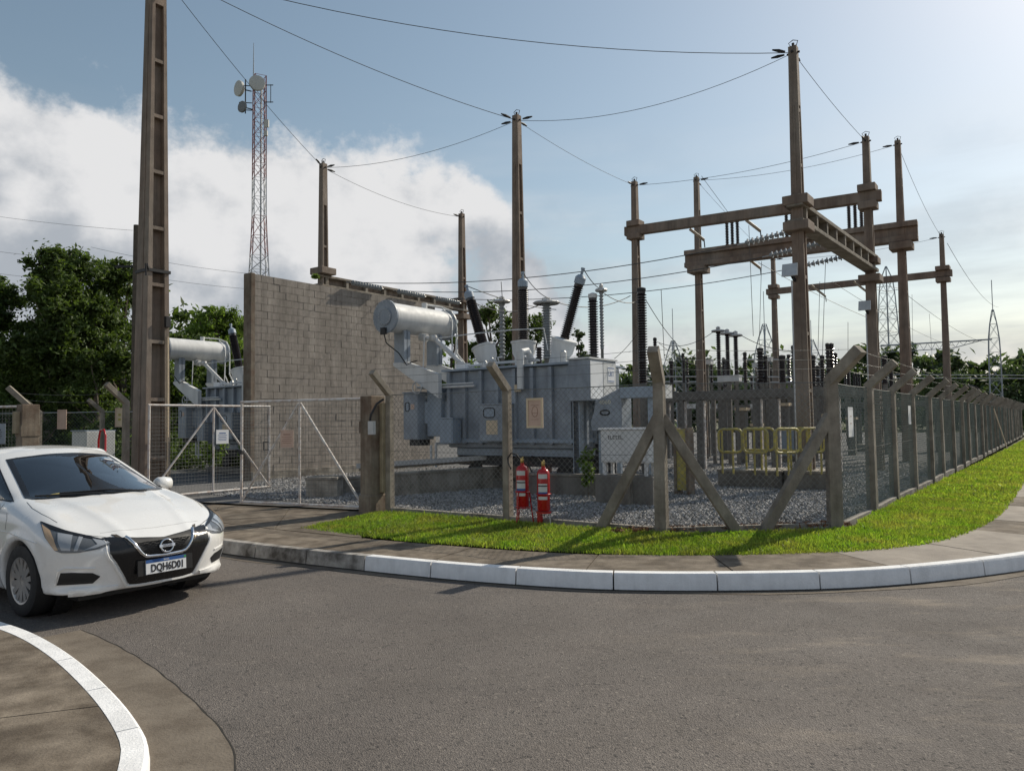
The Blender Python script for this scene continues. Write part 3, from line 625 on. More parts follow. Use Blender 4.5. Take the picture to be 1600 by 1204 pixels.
# ================================================================== POLES
PN = {}
def pole(key, label, px, py, Y, ytop=None, ztop=None, wb=.33, wt=.17, collars=(), solid_top=1.3, rib=1.2, cap=True, group=None):
    p = at(px,py,Y); zt = ztop if ztop else at(px,ytop,Y).z; H = zt-ZY
    t = thing('concrete_pole', label, 'pole', (p.x,p.y,ZY), ANG, group); PN[key] = (Vector((p.x,p.y,0)), zt)
    def W(z): return wb+(wt-wb)*max(z,0)/H
    b = MB()
    def slab(f0, z0, z1):   # f(w)->x0,x1,y0,y1
        a0 = f0(W(z0)); a1 = f0(W(z1))
        b.hexa([(a0[0],a0[2],z0),(a0[1],a0[2],z0),(a0[1],a0[3],z0),(a0[0],a0[3],z0),(a1[0],a1[2],z1),(a1[1],a1[2],z1),(a1[1],a1[3],z1),(a1[0],a1[3],z1)])
    zs = H-solid_top
    slab(lambda w: (-w/2,w/2,-w/2,-w/2+w*.21), -.2, zs); slab(lambda w: (-w/2,w/2,w/2-w*.21,w/2), -.2, zs); slab(lambda w: (-w*.14,w*.14,-w*.288,w*.288), -.2, zs)
    slab(lambda w: (-w/2,w/2,-w/2,w/2), zs, H)
    # shallow groove strip down the flange face
    slab(lambda w: (-w*.07,w*.07,-w/2-.012,-w/2-.001), -.2, zs)
    b.build('shaft', MT['pole'], t)
    z = rib*.7
    while z < zs-.1:
        w = W(z); rb = MB(); rb.bb(-w/2+.006,-w*.142,-w*.285,w*.285,z-.035,z+.035); rb.bb(w*.142,w/2-.006,-w*.285,w*.285,z-.035,z+.035); rb.build('rib', MT['pole'], t); z += rib
    for (zc, cw, ch) in collars:
        cw *= .9; MB().bb(-cw/2,cw/2,-cw/2,cw/2,zc-ch/2-ZY,zc+ch/2-ZY).build('collar', MT['pole'], t, bevel=.015)
    if cap:
        c = MB(); c.tube([(0,0,H),(0,0,H+.09)], .03, 6); c.tube([(-.05,0,H+.02),(-.1,.02,H+.12),(0,0,H+.16),(.1,0,H+.12),(.06,0,H)], .009, 5)
        c.box((0,0,H-.13),(wt+.10,.035,.035)); c.box((0,0,H-.13),(.035,wt+.10,.035)); c.build('cap_fitting', MT['black'], t)
    return t
pA = pole('A', 'tall ribbed concrete pole beside the open gate, rising out of view', 237, 600, 15.55, ztop=11.5, wb=.56, wt=.28, solid_top=1.0, rib=1.18)
b = MB(); b.box((0,0,4.65),(.50,.50,.06)); b.beam((.2,-.2,4.65),(.34,-.32,4.72),.05,.05); b.tube([(.33,-.32,4.50),(.35,-.34,4.74)], .02, 5); b.build('bracket', MT['black'], pA)
MB().tube([(.30,.20,0),(.27,.18,3.3)], .016, 6).build('conduit', MT['tan'], pA); b = MB(); b.bb(.24,.32,.12,.22,3.5,3.72); b.build('junction_box', MT['black'], pA)
pole('B', 'slender concrete pole rising from the block wall', 505, 340, 22.7, ytop=256, collars=((5.98+.30,.62,.2),(5.98-.30,.62,.2)))
pole('C', 'slender concrete pole beyond the conservator tank at the end of the insulator beam', 722, 420, 28.0, ytop=334, collars=((5.9+.3,.55,.2),(5.9-.3,.55,.2)))
pole('D', 'tall free-standing concrete pole rising behind the transformer bushings', 810, 400, 19.3, ytop=181, wb=.34)
pole('E', 'pole holding the far end of the long upper beam, a big insulator in front', 994, 420, 24.7, ytop=284, collars=((8.15,.5,.19),(7.72,.5,.19)))
pole('F', 'tallest-looking pole with a floodlight where the ladder-like beam begins', 1250, 420, 15.9, ytop=74, wb=.32, collars=((6.27,.58,.2),(5.72,.58,.2)))
pole('G', 'pole where the long upper beam and the ladder-like beam both end', 1360, 420, 21.05, ytop=214, wb=.34, collars=((8.12,.52,.2),(7.62,.52,.2),(6.05,.52,.18),(5.55,.62,.2)))
pole('H', 'pole under the left end of the massive lower beam', 1093, 480, 28.8, ytop=277, collars=((7.40,.75,.24),))
pole('I', 'pole under the right end of the massive lower beam', 1410, 420, 25.1, ytop=220, wb=.38, collars=((7.38,.75,.24),))
pole('K', 'distant pole at the left end of the thin far beam', 1210, 480, 36.3, ytop=402, collars=((8.05,.5,.18),(7.55,.5,.18)))
pole('L', 'distant pole at the right end of the thin far beam', 1474, 440, 32.3, ytop=366, collars=((8.05,.6,.18),(7.55,.6,.18)))
wp = at(213,420,27); t = thing('timber_pole', 'round timber pole half hidden behind the tall ribbed pole', 'pole', (wp.x,wp.y,ZY)); zt = at(211,352,27).z-ZY
MB().tube([(0,0,-.2),(0,0,zt)], [.15,.11], 10).build('shaft', MT['bark'], t, smooth=60); b = MB(); b.box((-.35,0,zt-1.5),(.8,.08,.08)); b.build('cross_arm', MT['black'], t)
# ---- beams
def beam(label, a, b, za, zb, w, h, style='plain', ext=.35):
    pa, pb = PN[a][0], PN[b][0]; d = (pb-pa).normalized(); P = pa-d*ext; Q = pb+d*ext
    t = thing('concrete_beam', label, 'beam', (P.x,P.y,za), math.atan2(d.y,d.x)); L = (Q-P).length; sl = (zb-za)/L
    if style == 'plain':
        MB().beam((0,0,0),(L,0,zb-za),w,h).build('web', MT['pole'], t, bevel=.015)
    elif style == 'flanged':
        MB().beam((0,0,h*.36),(L,0,h*.36),w,h*.28).build('flange', MT['pole'], t, bevel=.012); MB().beam((0,0,-h*.36),(L,0,-h*.36),w,h*.28).build('flange', MT['pole'], t, bevel=.012); MB().beam((0,0,0),(L,0,0),w*.45,h*.44).build('web', MT['pole'], t)
    else:   # ladder: two chords with cross pieces and a thin web
        MB().beam((0,0,h*.40),(L,0,h*.40),w,h*.2).build('flange', MT['post'], t, bevel=.01); MB().beam((0,0,-h*.40),(L,0,-h*.40),w,h*.2).build('flange', MT['post'], t, bevel=.01)
        n = 9
        for k in range(n): MB().bb(.35+(L-.7)*k/(n-1)-.05,.35+(L-.7)*k/(n-1)+.05,-w/2+.02,w/2-.02,-h*.3,h*.3).build('rib', MT['post'], t)
        MB().bb(.3,L-.3,-w*.07+w*.2,w*.07+w*.2,-h*.3,h*.3).build('web', MT['pole'], t)
    return t, pa, d
beam('long plain upper beam passing behind the tallest-looking pole', 'E','G',7.93,7.87,.26,.30)
beam('massive lower beam carrying groups of black insulators', 'H','I',7.86,7.82,.42,.66,'flanged',.5)
beam('thin beam between the two distant poles', 'K','L',7.82,7.82,.26,.28)
beam('ladder-like pierced beam between the floodlit pole and its neighbour', 'F','G',5.99,5.80,.34,.46,'ladder',.25)
beam('beam along the top of the block wall hung with insulator strings', 'B','C',5.98,5.92,.28,.36,'ladder',.3)
# ---- insulator strings
def string(label, p, d, n, r=.085, pitch=.115, m='porc_g', group=None, droop=.0):
    d = Vector(d).normalized(); t = thing('insulator_string', label, 'insulator', p, 0, group); q = d.to_track_quat('Z','Y').to_matrix().to_4x4()
    MB().tube([(0,0,0), d*(n*pitch+.28)], .014, 6).build('rod', MT['steel'], t)
    me = None
    for k in range(n):
        if me is None: me = MB().lathe([(.02,.05),(.045,.045),(.05,.0),(r,-.012),(r,-.026),(.03,-.03),(.02,-.04)], 14).mesh('disc', MT[m], 50)
        o = bpy.data.objects.new('disc', me); col.objects.link(o); o.parent = t; o.matrix_local = Matrix.Translation(d*(.16+k*pitch)) @ q
    return p+d*(n*pitch+.28)
pF, pG, pB, pC = (PN[k][0] for k in 'FGBC')
endsR, endsL = [], []
for f, w_ in ((.16,'beside the floodlit pole'),(.42,'at its middle'),(.72,'towards the neighbouring pole')):
    a = pF.lerp(pG,f); a.z = 5.95-.05*f; endsR.append(string('string of grey disc insulators tied to the ladder-like beam '+w_, a-U*.18, -U+UP*-.10, 11, group='strings on the ladder-like beam'))
for f, w_ in ((.28,'next to the pole on the wall'),(.58,'at its middle'),(.86,'next to the pole beyond the conservator')):
    a = pB.lerp(pC,f); a.z = 5.93; dv = (pC-pB).normalized(); 
    endsL.append(string('string of grey disc insulators along the wall beam '+w_, a+U*.69, U*.02-dv*.99+UP*.0, 11, .085, .115, 'porc_g', 'strings on the wall beam'))
# post insulators standing on the massive beam
def shed_profile(r0, r1, L, n):
    P = [(r0*1.25,0),(r0*1.25,.05)]
    for k in range(n):
        z = .05+(L-.10)*(k+.5)/n; s = (L-.10)/n; P += [(r0,z-s*.42),(r1,z-s*.05),(r1*.98,z+s*.06),(r0,z+s*.3)]
    return P+[(r0*1.25,L-.05),(r0*1.25,L)]
pH, pI = PN['H'][0], PN['I'][0]
me = MB().lathe(shed_profile(.045,.072,.95,14), 10).mesh('porcelain', MT['porc'], 40)
for g, w_ in ((.19,'left pole'),(.50,'tallest-looking pole'),(.80,'right pole')):
    for k in range(3):
        q = pH.lerp(pI, g)+U*(.20*(k-1)); t = thing('post_insulator', ('black post insulator, one of three on the massive beam near its '+w_.replace('left pole','breaker-column end').replace('right pole','gantry-mast end') if 'tallest' not in w_ else 'black post insulator, one of three on the massive beam behind the tallest-looking pole'), 'insulator', (q.x,q.y,8.17), 0, 'insulators on the massive beam, '+w_)
        o = bpy.data.objects.new('porcelain', me); col.objects.link(o); o.parent = t; MB().box((0,0,.0),(.2,.2,.05)).build('base_plate', MT['alu'], t)
# tan line traps hanging below beams
M_tan_i = mat('sunlit_polymer', (.36,.29,.21), .6, .1, 6)
for nm, (px,py,Y) in zip(('beside the pole with the big insulator','next to the black insulator group','under the massive beam','left on the thin far beam','right on the thin far beam'), ((1078,358,25.0),(1166,344,24.2),(1166,402,28.4),(1268,446,35),(1334,440,34))):
    a = at(px,py,Y); e = at(px+22,py+17,Y-.2); t = thing('polymer_insulator', 'short tan insulator hanging at a slant '+nm, 'insulator', a)
    MB().tube([(0,0,0), (e-a)*.5, e-a], .05, 8).build('rod', M_tan_i, t, smooth=50); MB().tube([(e-a), (e-a)+Vector((.02,0,-.25))], .02, 5).build('clamp', MT['black'], t)
# ---- floodlights
for key, z, lab in (('F',4.75,'floodlight on the pole where the ladder-like beam begins'),('G',4.75,'floodlight on the pole where the two beams end')):
    p = PN[key][0]; q = p-RR*.30-U*.12; t = thing('floodlight', lab, 'floodlight', (q.x,q.y,z), ANG)
    MB().hexa([(-.16,-.10,-.12),(.16,-.10,-.12),(.14,.06,-.10),(-.14,.06,-.10),(-.16,-.02,.16),(.16,-.02,.16),(.14,.08,.12),(-.14,.08,.12)]).build('housing', MT['alu'], t, bevel=.01); MB().beam((0,.05,-.05),(.05,.2,-.2),.05,.05).build('bracket', MT['black'], t)
    MB().tube([(.02,.02,-.2),(.0,.04,-z+ZY+.1)], .018, 6).build('conduit', MT['steel'], t)
# ================================================================== OVERHEAD WIRES
def wire(label, a, b, sag, r=.011, group=None, name='overhead_wire'):
    a, b = Vector(a), Vector(b); n = 18; P = []
    for k in range(n+1):
        t = k/n; q = a.lerp(b,t); q.z -= 4*sag*t*(1-t); P.append(q-a)
    o = MB().tube(P, r, 4).build(name, MT['wire'], None); o.location = a; return tag(o, label, 'wire', group)
def top(k, dz=-.12): p, z = PN[k]; return Vector((p.x,p.y,z+dz))
SH = [('A','B',.15,'from the tall ribbed pole to the pole on the wall'),('A','D',.25,'from the tall ribbed pole to the free-standing pole'),('A','F',.55,'from the tall ribbed pole to the tallest-looking pole'),('B','D',.30,'from the pole on the wall to the free-standing pole'),('B','C',.25,'along the block wall between its two poles'),('D','F',.45,'from the free-standing pole to the tallest-looking pole'),('D','E',.12,'from the free-standing pole to the long upper beam'),('E','G',.22,'above the long upper beam'),('H','I',.25,'above the massive lower beam'),('F','G',.08,'above the ladder-like beam'),('H','K',.1,'from the massive beam to the left distant pole'),('I','L',.25,'from the massive beam to the right distant pole'),('K','L',.2,'above the thin far beam')]
for a, b, s, l in SH:
    wire('thin shield wire running '+l, top(a), top(b), s, .0065 if 'A' not in a else .0085)
    for k, o_ in ((a,b),(b,a)):
        p = top(k); q = top(o_); d = (q-p).normalized(); st = thing('strain_clamp', 'small dark strain clamp on a shield wire at a pole top', 'clamp', p+d*.18, 0, 'shield wire clamps'); MB().tube([(0,0,0), d*.14, d*.28], [.018,.035,.015], 6).build('body', MT['black'], st)
for k, w_ in enumerate(('from the pole on the wall to the floodlit pole','between the middles of the two insulator beams','from beyond the conservator to the far ladder-beam end')): wire('heavy line conductor over the transformer '+w_, endsL[k], endsR[k], .35, .011, 'line conductors over the transformer')
for x0, y0, x1, y1, Y in ((0,334,208,360,40),(0,390,205,412,40),(262,400,395,428,40),(262,430,395,452,42),(0,425,205,446,42)):
    wire('faint distribution wire in front of the trees on the left', at(x0-120,y0-14,Y), at(x1,y1,Y), .15, .008, 'distribution wires on the left')
# droppers
for (x0,y0,x1,y1,Y) in ((1033,452,1038,560,22),(1170,352,1177,525,24.5),(1190,408,1186,545,27),(1281,440,1278,555,26),(1290,405,1285,556,24),(1325,503,1325,556,30),(1425,460,1427,590,40),(1452,490,1458,580,42),(1413,385,1417,560,25.4),(783,440,785,468,19.5)):
    wire('thin vertical jumper hanging in the switchyard', at(x0,y0,Y), at(x1,y1,Y), 0, .009, 'vertical jumpers')
for (x0,y0,Y0,x1,y1,Y1,s) in ((1185,410,27,1365,500,30,.1),(1300,440,30,1500,545,55,.3),(1410,455,26,1540,535,58,.3),(1096,275,28.8,1140,335,30,.0),(1480,380,32.5,1560,480,60,.6)):
    wire('thin slanting wire across the far switchyard', at(x0,y0,Y0), at(x1,y1,Y1), s, .010, 'slanting far wires')
# ================================================================== TRANSFORMERS
T0 = at(700,578,17.3)
def transformer(label, loc, body, body2, signs):
    t = thing('power_transformer', label, 'transformer', (loc.x,loc.y,ZY), ANG); G, D, W_ = MT[body], MT[body2], MT['grey_w']
    # tank
    tank = MB().bb(0,3.4,0,1.9,.90,2.62).build('tank', G, t, bevel=.03)
    for k in range(8):
        u = .08+k*.46; MB().bb(u-.045,u+.045,-.10,0,.98,2.60).build('stiffener', G, tank, bevel=.01)
    for k in range(4): r = .3+k*.43; MB().bb(3.4,3.5,r-.045,r+.045,.98,2.60).build('stiffener', G, tank, bevel=.01); MB().bb(-.10,0,r-.045,r+.045,.98,2.60).build('stiffener', G, tank, bevel=.01)
    MB().bb(-.09,3.49,-.13,1.99,2.622,2.665).build('cover', D, tank)
    MB().bb(-.06,3.46,-.11,1.96,1.02,1.10).build('girdle', D, tank)
    MB().bb(.15,3.25,.1,1.8,.72,.898).build('sump', D, tank, bevel=.03)
    # undercarriage
    for r in (.35,1.5): MB().bb(.1,3.3,r-.1,r+.1,.50,.718).build('skid', MT['black'], t)
    for u in (.5,2.9):
        for r in (.35,1.5): MB().lathe([(.17,-.05),(.20,-.05),(.20,.03),(.17,.05)], 14, Matrix.Translation((u,r,.36)) @ Matrix.Rotation(math.pi/2,4,'X')).build('wheel', MT['black'], t)
    MB().bb(-.4,3.8,.2,.5,-.1,.16).build('rail_plinth', MT['conc_dark'], t); MB().bb(-.4,3.8,1.35,1.65,-.1,.16).build('rail_plinth', MT['conc_dark'], t)
    # conservator drum lying along r
    X, Z, RD = -1.22, 3.93, .345; Mc = Matrix.Translation((X,-.77,Z)) @ Matrix.Rotation(-math.pi/2,4,'X')
    drum = MB().lathe([(RD-.03,0),(RD,.0),(RD,2.12),(RD-.03,2.12)], 36, Mc).build('conservator', W_, t, smooth=40)
    for y in (0.0, 2.08): MB().lathe([(RD+.045,y-.025),(RD+.045,y+.025)], 36, Mc).build('end_flange', G, drum, smooth=40)
    MB().lathe([(RD*.60,-.045),(RD*.60,-.027)], 24, Mc).build('manhole_cover', G, drum, smooth=40)
    bo = MB()
    for k in range(16):
        a = k/16*6.283; bo.lathe([(.012,-.062),(.012,-.045)], 6, Mc @ Matrix.Translation((RD*.52*math.cos(a),RD*.52*math.sin(a),0)))
        a += .2; bo.lathe([(.012,-.040),(.012,-.025)], 6, Mc @ Matrix.Translation(((RD+.02)*math.cos(a),(RD+.02)*math.sin(a),0)))
    bo.build('bolts', MT['steel'], drum)
    b = MB(); b.tube([(X,.55,Z+RD-.02),(X,.55,Z+RD+.13)], .07, 10); b.build('filler_neck', W_, drum)
    b = MB(); b.tube([(X,.6,Z+RD+.10),(X+.02,1.15,Z+RD+.10),(X+.22,1.30,Z+RD+.0),(X+.40,1.30,Z-.1),(X+.40,1.30,Z-.75),(X+.9,1.2,Z-1.2)], .022, 6); b.tube([(X+.1,1.10,Z+RD+.05),(X+.36,1.16,Z+.1),(X+.36,1.16,Z-.8),(X+.8,1.05,Z-1.2)], .018, 6); b.build('breather_pipe', W_, t, smooth=60)
    b = MB(); b.bb(X-.08,X+.06,-.87,-.80,Z-.42,Z-.26); b.build('level_gauge', MT['black'], drum)
    b = MB(); b.tube([(X,-.83,Z-.40),(X+.05,-.80,Z-.62),(X+.25,-.6,Z-.85),(X+.32,-.42,Z-1.12),(X+.45,-.40,Z-1.06),(X+.55,-.3,Z-1.02)], .014, 5); b.build('gauge_cable', MT['rubber'], t, smooth=60)
    # conservator stands and cantilever arms
    for r in (-.28,.86):
        s_ = MB(); s_.bb(X-.20,X+.21,r-.02,r+.02,Z-1.06,Z-RD*.80); s_.bb(X+.15,X+.21,r-.10,r+.10,Z-1.06,Z-RD*.86); s_.build('conservator_stand', G, t)
        a = MB(); a.hexa([(X-.20,r-.06,Z-1.10),(X+.2,r-.06,Z-1.34),(X+.2,r+.06,Z-1.34),(X-.20,r+.06,Z-1.10),(X-.20,r-.06,Z-1.04),(X+.25,r-.06,Z-1.04),(X+.25,r+.06,Z-1.04),(X-.20,r+.06,Z-1.04)])
        a.hexa([(X+.2,r-.06,Z-1.34),(-.0,r-.06,2.02),(-.0,r+.06,2.02),(X+.2,r+.06,Z-1.34),(X+.25,r-.06,Z-1.04),(-.0,r-.06,2.56),(-.0,r+.06,2.56),(X+.25,r+.06,Z-1.04)]); a.build('cantilever_arm', W_, t)
        MB().tube([(X+.62,r+.1,2.75),(X+.66,r+.1,Z-.40)], .015, 5).build('stay', W_, t)
    b = MB(); b.tube([(X+.15,.2,Z-RD-.06),(X+.42,.25,Z-RD-.10),(X+.6,.3,Z-RD-.16),(-.05,.55,2.85),(.25,.7,2.68)], .055, 10); b.build('oil_pipe', W_, t, smooth=50)
    b = MB(); b.tube([(X+.18,.2,Z-RD-.06),(X+.36,.24,Z-RD-.09)], .10, 10); b.lathe([(.09,-.05),(.11,0),(.09,.08)], 10, Matrix.Translation((X+.52,.28,Z-RD-.12))); b.build('relay', MT['alu'], t, smooth=50)
    # high voltage turrets and bushings
    turr = [(.55,-.36),(1.50,0),(2.38,.36)]
    for u, tilt in turr:
        Mt = Matrix.Translation((u,.9,2.62)) @ Matrix.Rotation(tilt*.9,4,'Y')
        tr = MB().lathe([(.22,-.06),(.205,.05),(.21,.30),(.26,.40),(.275,.62),(.30,.63),(.30,.67),(.17,.69)], 24, Mt).build('turret', W_, t, smooth=35)
        bs = MB().lathe([(p[0],p[1]+.68) for p in shed_profile(.082,.128,1.22,25)], 18, Mt).build('bushing', MT['porc'], t, smooth=35)
        MB().lathe([(.08,1.90),(.12,1.92),(.12,2.05),(.07,2.11),(.03,2.12),(.03,2.22),(.045,2.22),(.045,2.27)], 14, Mt).build('terminal_cap', MT['grey_d'], bs, smooth=35)
        b = MB(); b.tube([Mt @ Vector((.30,0,.1)), Mt @ Vector((.34,-.05,.25)), Mt @ Vector((.5,-.1,.2))], .02, 5); b.build('earth_lead', W_, tr)
        if signs: BUSH.append((t, Mt @ Vector((0,0,2.26))))
    # bits on the cover
    b = MB(); b.bb(.15,.42,.1,.3,2.665,2.82); b.build('relief_box', MT['white'], t); b = MB(); b.tube([(.3,.25,2.75),(1.2,.3,2.78),(2.3,.25,2.78)], .03, 8); b.build('cover_pipe', W_, t, smooth=50)
    for u, h, r in ((.85,.16,.06),(1.05,.22,.05),(1.95,.20,.08),(2.05,.12,.05),(2.95,.25,.07)): MB().lathe([(r*1.3,2.66),(r*1.3,2.69),(r,2.7),(r,2.66+h),(r*.6,2.69+h)], 12, Matrix.Translation((u,.28,0))).build('valve', MT['alu'], t, smooth=40)
    MB().tube([(X+.5,.3,Z-RD-.12),(.5,.42,Z-.42),(1.5,.45,Z-.42),(2.35,.45,Z-.45),(2.42,.5,3.0)], .014, 5).build('vent_line', W_, t, smooth=60)
    b = MB(); b.tube([(2.15,-.16,2.95),(2.15,-.16,2.15)], .075, 12); b.tube([(2.15,-.16,2.93),(2.15,.1,2.98),(2.15,.25,2.80)], .07, 10); b.build('relief_duct', W_, t, smooth=50)
    # low-voltage bushings on the back of the cover, radiators behind
    for k in range(3): MB().lathe([(p[0]*.6,p[1]*.55+2.66) for p in shed_profile(.085,.14,1.0,8)], 10, Matrix.Translation((.9+.55*k,1.6,0))).build('low_voltage_bushing', MT['porc'], t, smooth=35)
    rd = MB().bb(.2,3.2,1.9,1.98,1.1,2.4).build('radiator_header', D, t)
    fin = MB().bb(-.02,.02,0,.6,1.05,2.45).mesh('radiator_fin', D)
    for k in range(16):
        o = bpy.data.objects.new('radiator_fin', fin); col.objects.link(o); o.parent = rd; o.location = (.3+k*.18,1.985,0)
    # control cabinets
    def cab(u0,u1,r0,r1,z0,z1,m,win=None,lab=None):
        c = MB().bb(u0,u1,r0,r1,z0,z1).build('control_cabinet', m, t, bevel=.012); MB().bb(u0-.02,u1+.02,r0-.02,r1+.01,z1+.001,z1+.025).build('hood', m, c)
        MB().bb(u0+.02,u1-.02,r0-.012,r0-.001,z0+.02,z1-.03).build('door', m, c)
        if win:
            wu, wz, ww, wh = win; e = [(wu+ww/2*math.copysign(abs(math.cos(a))**.5,math.cos(a)), r0-.014, wz+wh/2*math.copysign(abs(math.sin(a))**.5,math.sin(a))) for a in [k/20*6.283 for k in range(21)]]
            MB().tube(e, .012, 5).build('window_gasket', MT['rubber'], c); MB().add([(p[0],r0-.0135,p[2]) for p in e[:-1]], [tuple(range(20))]).build('window_pane', MT['grey_d'], c)
        if lab: MB().bb(lab[0],lab[1],r0-.017,r0-.0125,lab[2],lab[3]).build('label_plate', MT[lab[4]], c)
        return c
    cab(-1.08,-.62,-.35,.20,1.08,2.16,G,(-.94,1.84,.12,.20),(-.83,-.72,1.78,1.90,'pink')); MB().bb(-.98,-.66,-.25,.1,.94,1.079).build('cable_gland_box', MT['black'], t); MB().beam((-.62,-.1,1.7),(-.02,.1,1.7),.10,.5).build('cabinet_bracket', D, t)
    MB().bb(-.55,-.12,-.12,.5,1.15,2.3).build('cooling_panel', D, t, bevel=.02); b = MB(); b.tube([(-.4,-.15,.95),(-.4,-.15,.55),(-.1,-.1,.55)], .03, 6); b.tube([(-.25,-.15,1.0),(-.25,-.15,.45)], .03, 6); b.build('drain_pipe', MT['grey_w'], t)
    cab(.10,.48,-.42,-.11,1.0,1.55,D); cab(1.22,1.92,-.40,-.11,1.05,1.83,G,(1.5,1.66,.30,.20),(1.42,1.72,1.2,1.50,'tan'))
    MB().bb(1.95,2.12,-.112,-.102,2.1,2.25).build('name_plate', MT['tan'], t)
    # handwheel on the cooler pipe
    b = MB(); Mh = Matrix.Translation((-.55,-.45,2.27)) @ Matrix.Rotation(math.pi/2,4,'X'); b.tube([Mh @ Vector((.14*math.cos(k/16*6.283),.14*math.sin(k/16*6.283),0)) for k in range(17)], .014, 5)
    for k in range(3): b.tube([Mh @ Vector((0,0,0)), Mh @ Vector((.14*math.cos(k*2.09),.14*math.sin(k*2.09),0))], .01, 4)
    b.build('handwheel', MT['steel'], t); MB().tube([(-.55,-.43,2.27),(-.55,-.15,2.27),(.9,-.15,2.27)], .03, 8).build('valve_pipe', MT['grey_w'], t); MB().tube([(-.5,-.2,2.33),(.9,-.2,2.33)], .018, 6).build('valve_pipe', MT['grey_w'], t)
    # big terminal box on the right end
    if not signs: return t
    bx = MB().bb(3.42,3.90,-.30,.80,1.86,2.68).build('terminal_box', G, t, bevel=.012); MB().bb(3.40,3.93,-.33,.83,2.682,2.715).build('hood', W_, bx)
    MB().bb(3.902,3.915,-.27,.22,1.90,2.65).build('door', MT['white'], bx); MB().bb(3.902,3.915,.25,.77,1.90,2.65).build('door', MT['grey_w'], bx)
    if signs:
        MB().bb(3.916,3.921,.42,.70,2.24,2.56).build('sign_plate', MT['white'], bx)
        text('sign_text', 'LRT', .14, MT['print_b'], bx, frame((3.923,.56,2.41),(0,1,0),(1,0,0)), .001)
        b = MB(); b.bb(3.9215,3.923,.43,.69,2.525,2.54); b.bb(3.9215,3.923,.43,.69,2.26,2.275); b.build('sign_border', MT['print_b'], bx)
    for u, r in ((3.5,-.1),(3.5,.75),(3.8,.75)): MB().bb(u-.06,u+.06,r-.06,r+.06,-.1,1.899).build('box_leg', MT['black'], t)
    MB().bb(3.42,3.58,-.16,.0,.3,1.9).build('box_leg', MT['grey_d'], t)
    return t
BUSH = []
transformer('big blue-grey power transformer with drum conservator and three tilted bushings', Vector((T0.x,T0.y,0)), 'grey', 'grey_d', True)
T2 = Vector((T0.x,T0.y,0))-U*10.35+RR*.45
transformer('second power transformer half hidden between the ribbed pole and the block wall', T2, 'grey', 'grey', False)
bpy.context.view_layer.update()
bt = [t.matrix_world @ p for t, p in BUSH]
for p, q, s, l in ((bt[0], endsL[2]+U*5.0+UP*-.9, .1, 'left'),(bt[1], at(858,466,18.6), .1, 'middle'),(bt[2], at(940,452,18.2), .08, 'right-leaning')):
    wire('jumper drooping from the %s bushing of the big transformer' % l, p, q, s, .011, None, 'jumper')
wire('long jumper from the tilted bushing towards the big black insulator', at(940,455,18.2), at(1000,470,21), .15, .011, None, 'jumper')
wire('second long jumper towards the big black insulator', at(858,468,18.6), at(985,462,21), .25, .011, None, 'jumper')
wire('jumper crossing behind the bushings', at(740,472,18.0), at(855,470,19), .25, .011, None, 'jumper')
# ---- grey cable box, duct and cabinet on its pier, right of the transformer
cb = at(925,675,14.9); tb = thing('cable_box', 'grey wedge-shaped cable box with an oval handle under the terminal box', 'cable box', (cb.x,cb.y,ZY), ANG)
z_ = lambda v: v-ZY
MB().ext([(0,0,z_(1.46)),(.66,0,z_(1.50)),(.66,0,z_(2.30)),(.08,0,z_(2.05)),(.05,0,z_(1.85)),(-.03,0,z_(1.62))], (0,.42,0)).build('body', MT['grey'], tb, bevel=.012)
e = [(.30+.10*math.copysign(abs(math.cos(a))**.7,math.cos(a)), -.012, z_(1.82)+.045*math.sin(a)) for a in [k/18*6.283 for k in range(19)]]; MB().tube(e, .014, 5).build('handle', MT['rubber'], tb)
text('number', '4060', .11, mat('pale_lettering', (.62,.58,.45), .7), tb, frame((.30,-.003,z_(2.02)),(1,0,0),(0,-1,0)), .002, sx=1.2)
MB().bb(.0,.62,-.004,.0,z_(1.945),z_(1.952)).build('seam', MT['grey_d'], tb)
for u in (.1,.5): MB().bb(u-.04,u+.04,.15,.23,-.1,z_(1.47)).build('leg', MT['grey_d'], tb)
bd = at(967,614,14.5); td = thing('cable_duct', 'horizontal blue-grey duct between the cable box and the switchyard', 'duct', (bd.x,bd.y,bd.z), ANG)
MB().bb(.02,.92,.0,.30,-.10,.11).build('trunking', MT['grey_d'], td, bevel=.01); MB().bb(.921,.95,-.03,.33,-.12,.13).build('end_flange', MT['grey_w'], td); MB().bb(.55,.72,.1,.25,-1.95+.02,-.101).build('column', MT['grey_d'], td)
pe = at(930,775,13.55); tp = thing('concrete_pier', 'dark concrete pier carrying the small white cabinet', 'pier', (pe.x,pe.y,ZY), ANG)
MB().bb(0,1.12,0,.5,-.1,.50).build('block', MT['conc_dark'], tp, bevel=.02); MB().bb(.55,.75,-.12,-.002,-.1,.42).build('buttress', MT['conc'], tp, bevel=.01)
tc_ = thing('control_cabinet', 'small white lettered cabinet standing on a concrete pier', 'cabinet', (pe.x,pe.y,ZY+.50), ANG)
MB().bb(.10,1.02,.05,.42,.22,.80).build('body', MT['grey_w'], tc_, bevel=.012); MB().bb(.07,1.05,.02,.45,.802,.835).build('lid', MT['white'], tc_); MB().bb(.14,.98,.038,.049,.25,.77).build('door', MT['grey_w'], tc_)
text('lettering', 'ELETEL', .095, MT['print_'], tc_, frame((.40,.036,.66),(1,0,0),(0,-1,0)), .002)
for u in (.16,.96):
    for r in (.1,.37): MB().bb(u-.025,u+.025,r-.025,r+.025,.0,.219).build('leg', MT['grey_w'], tc_)
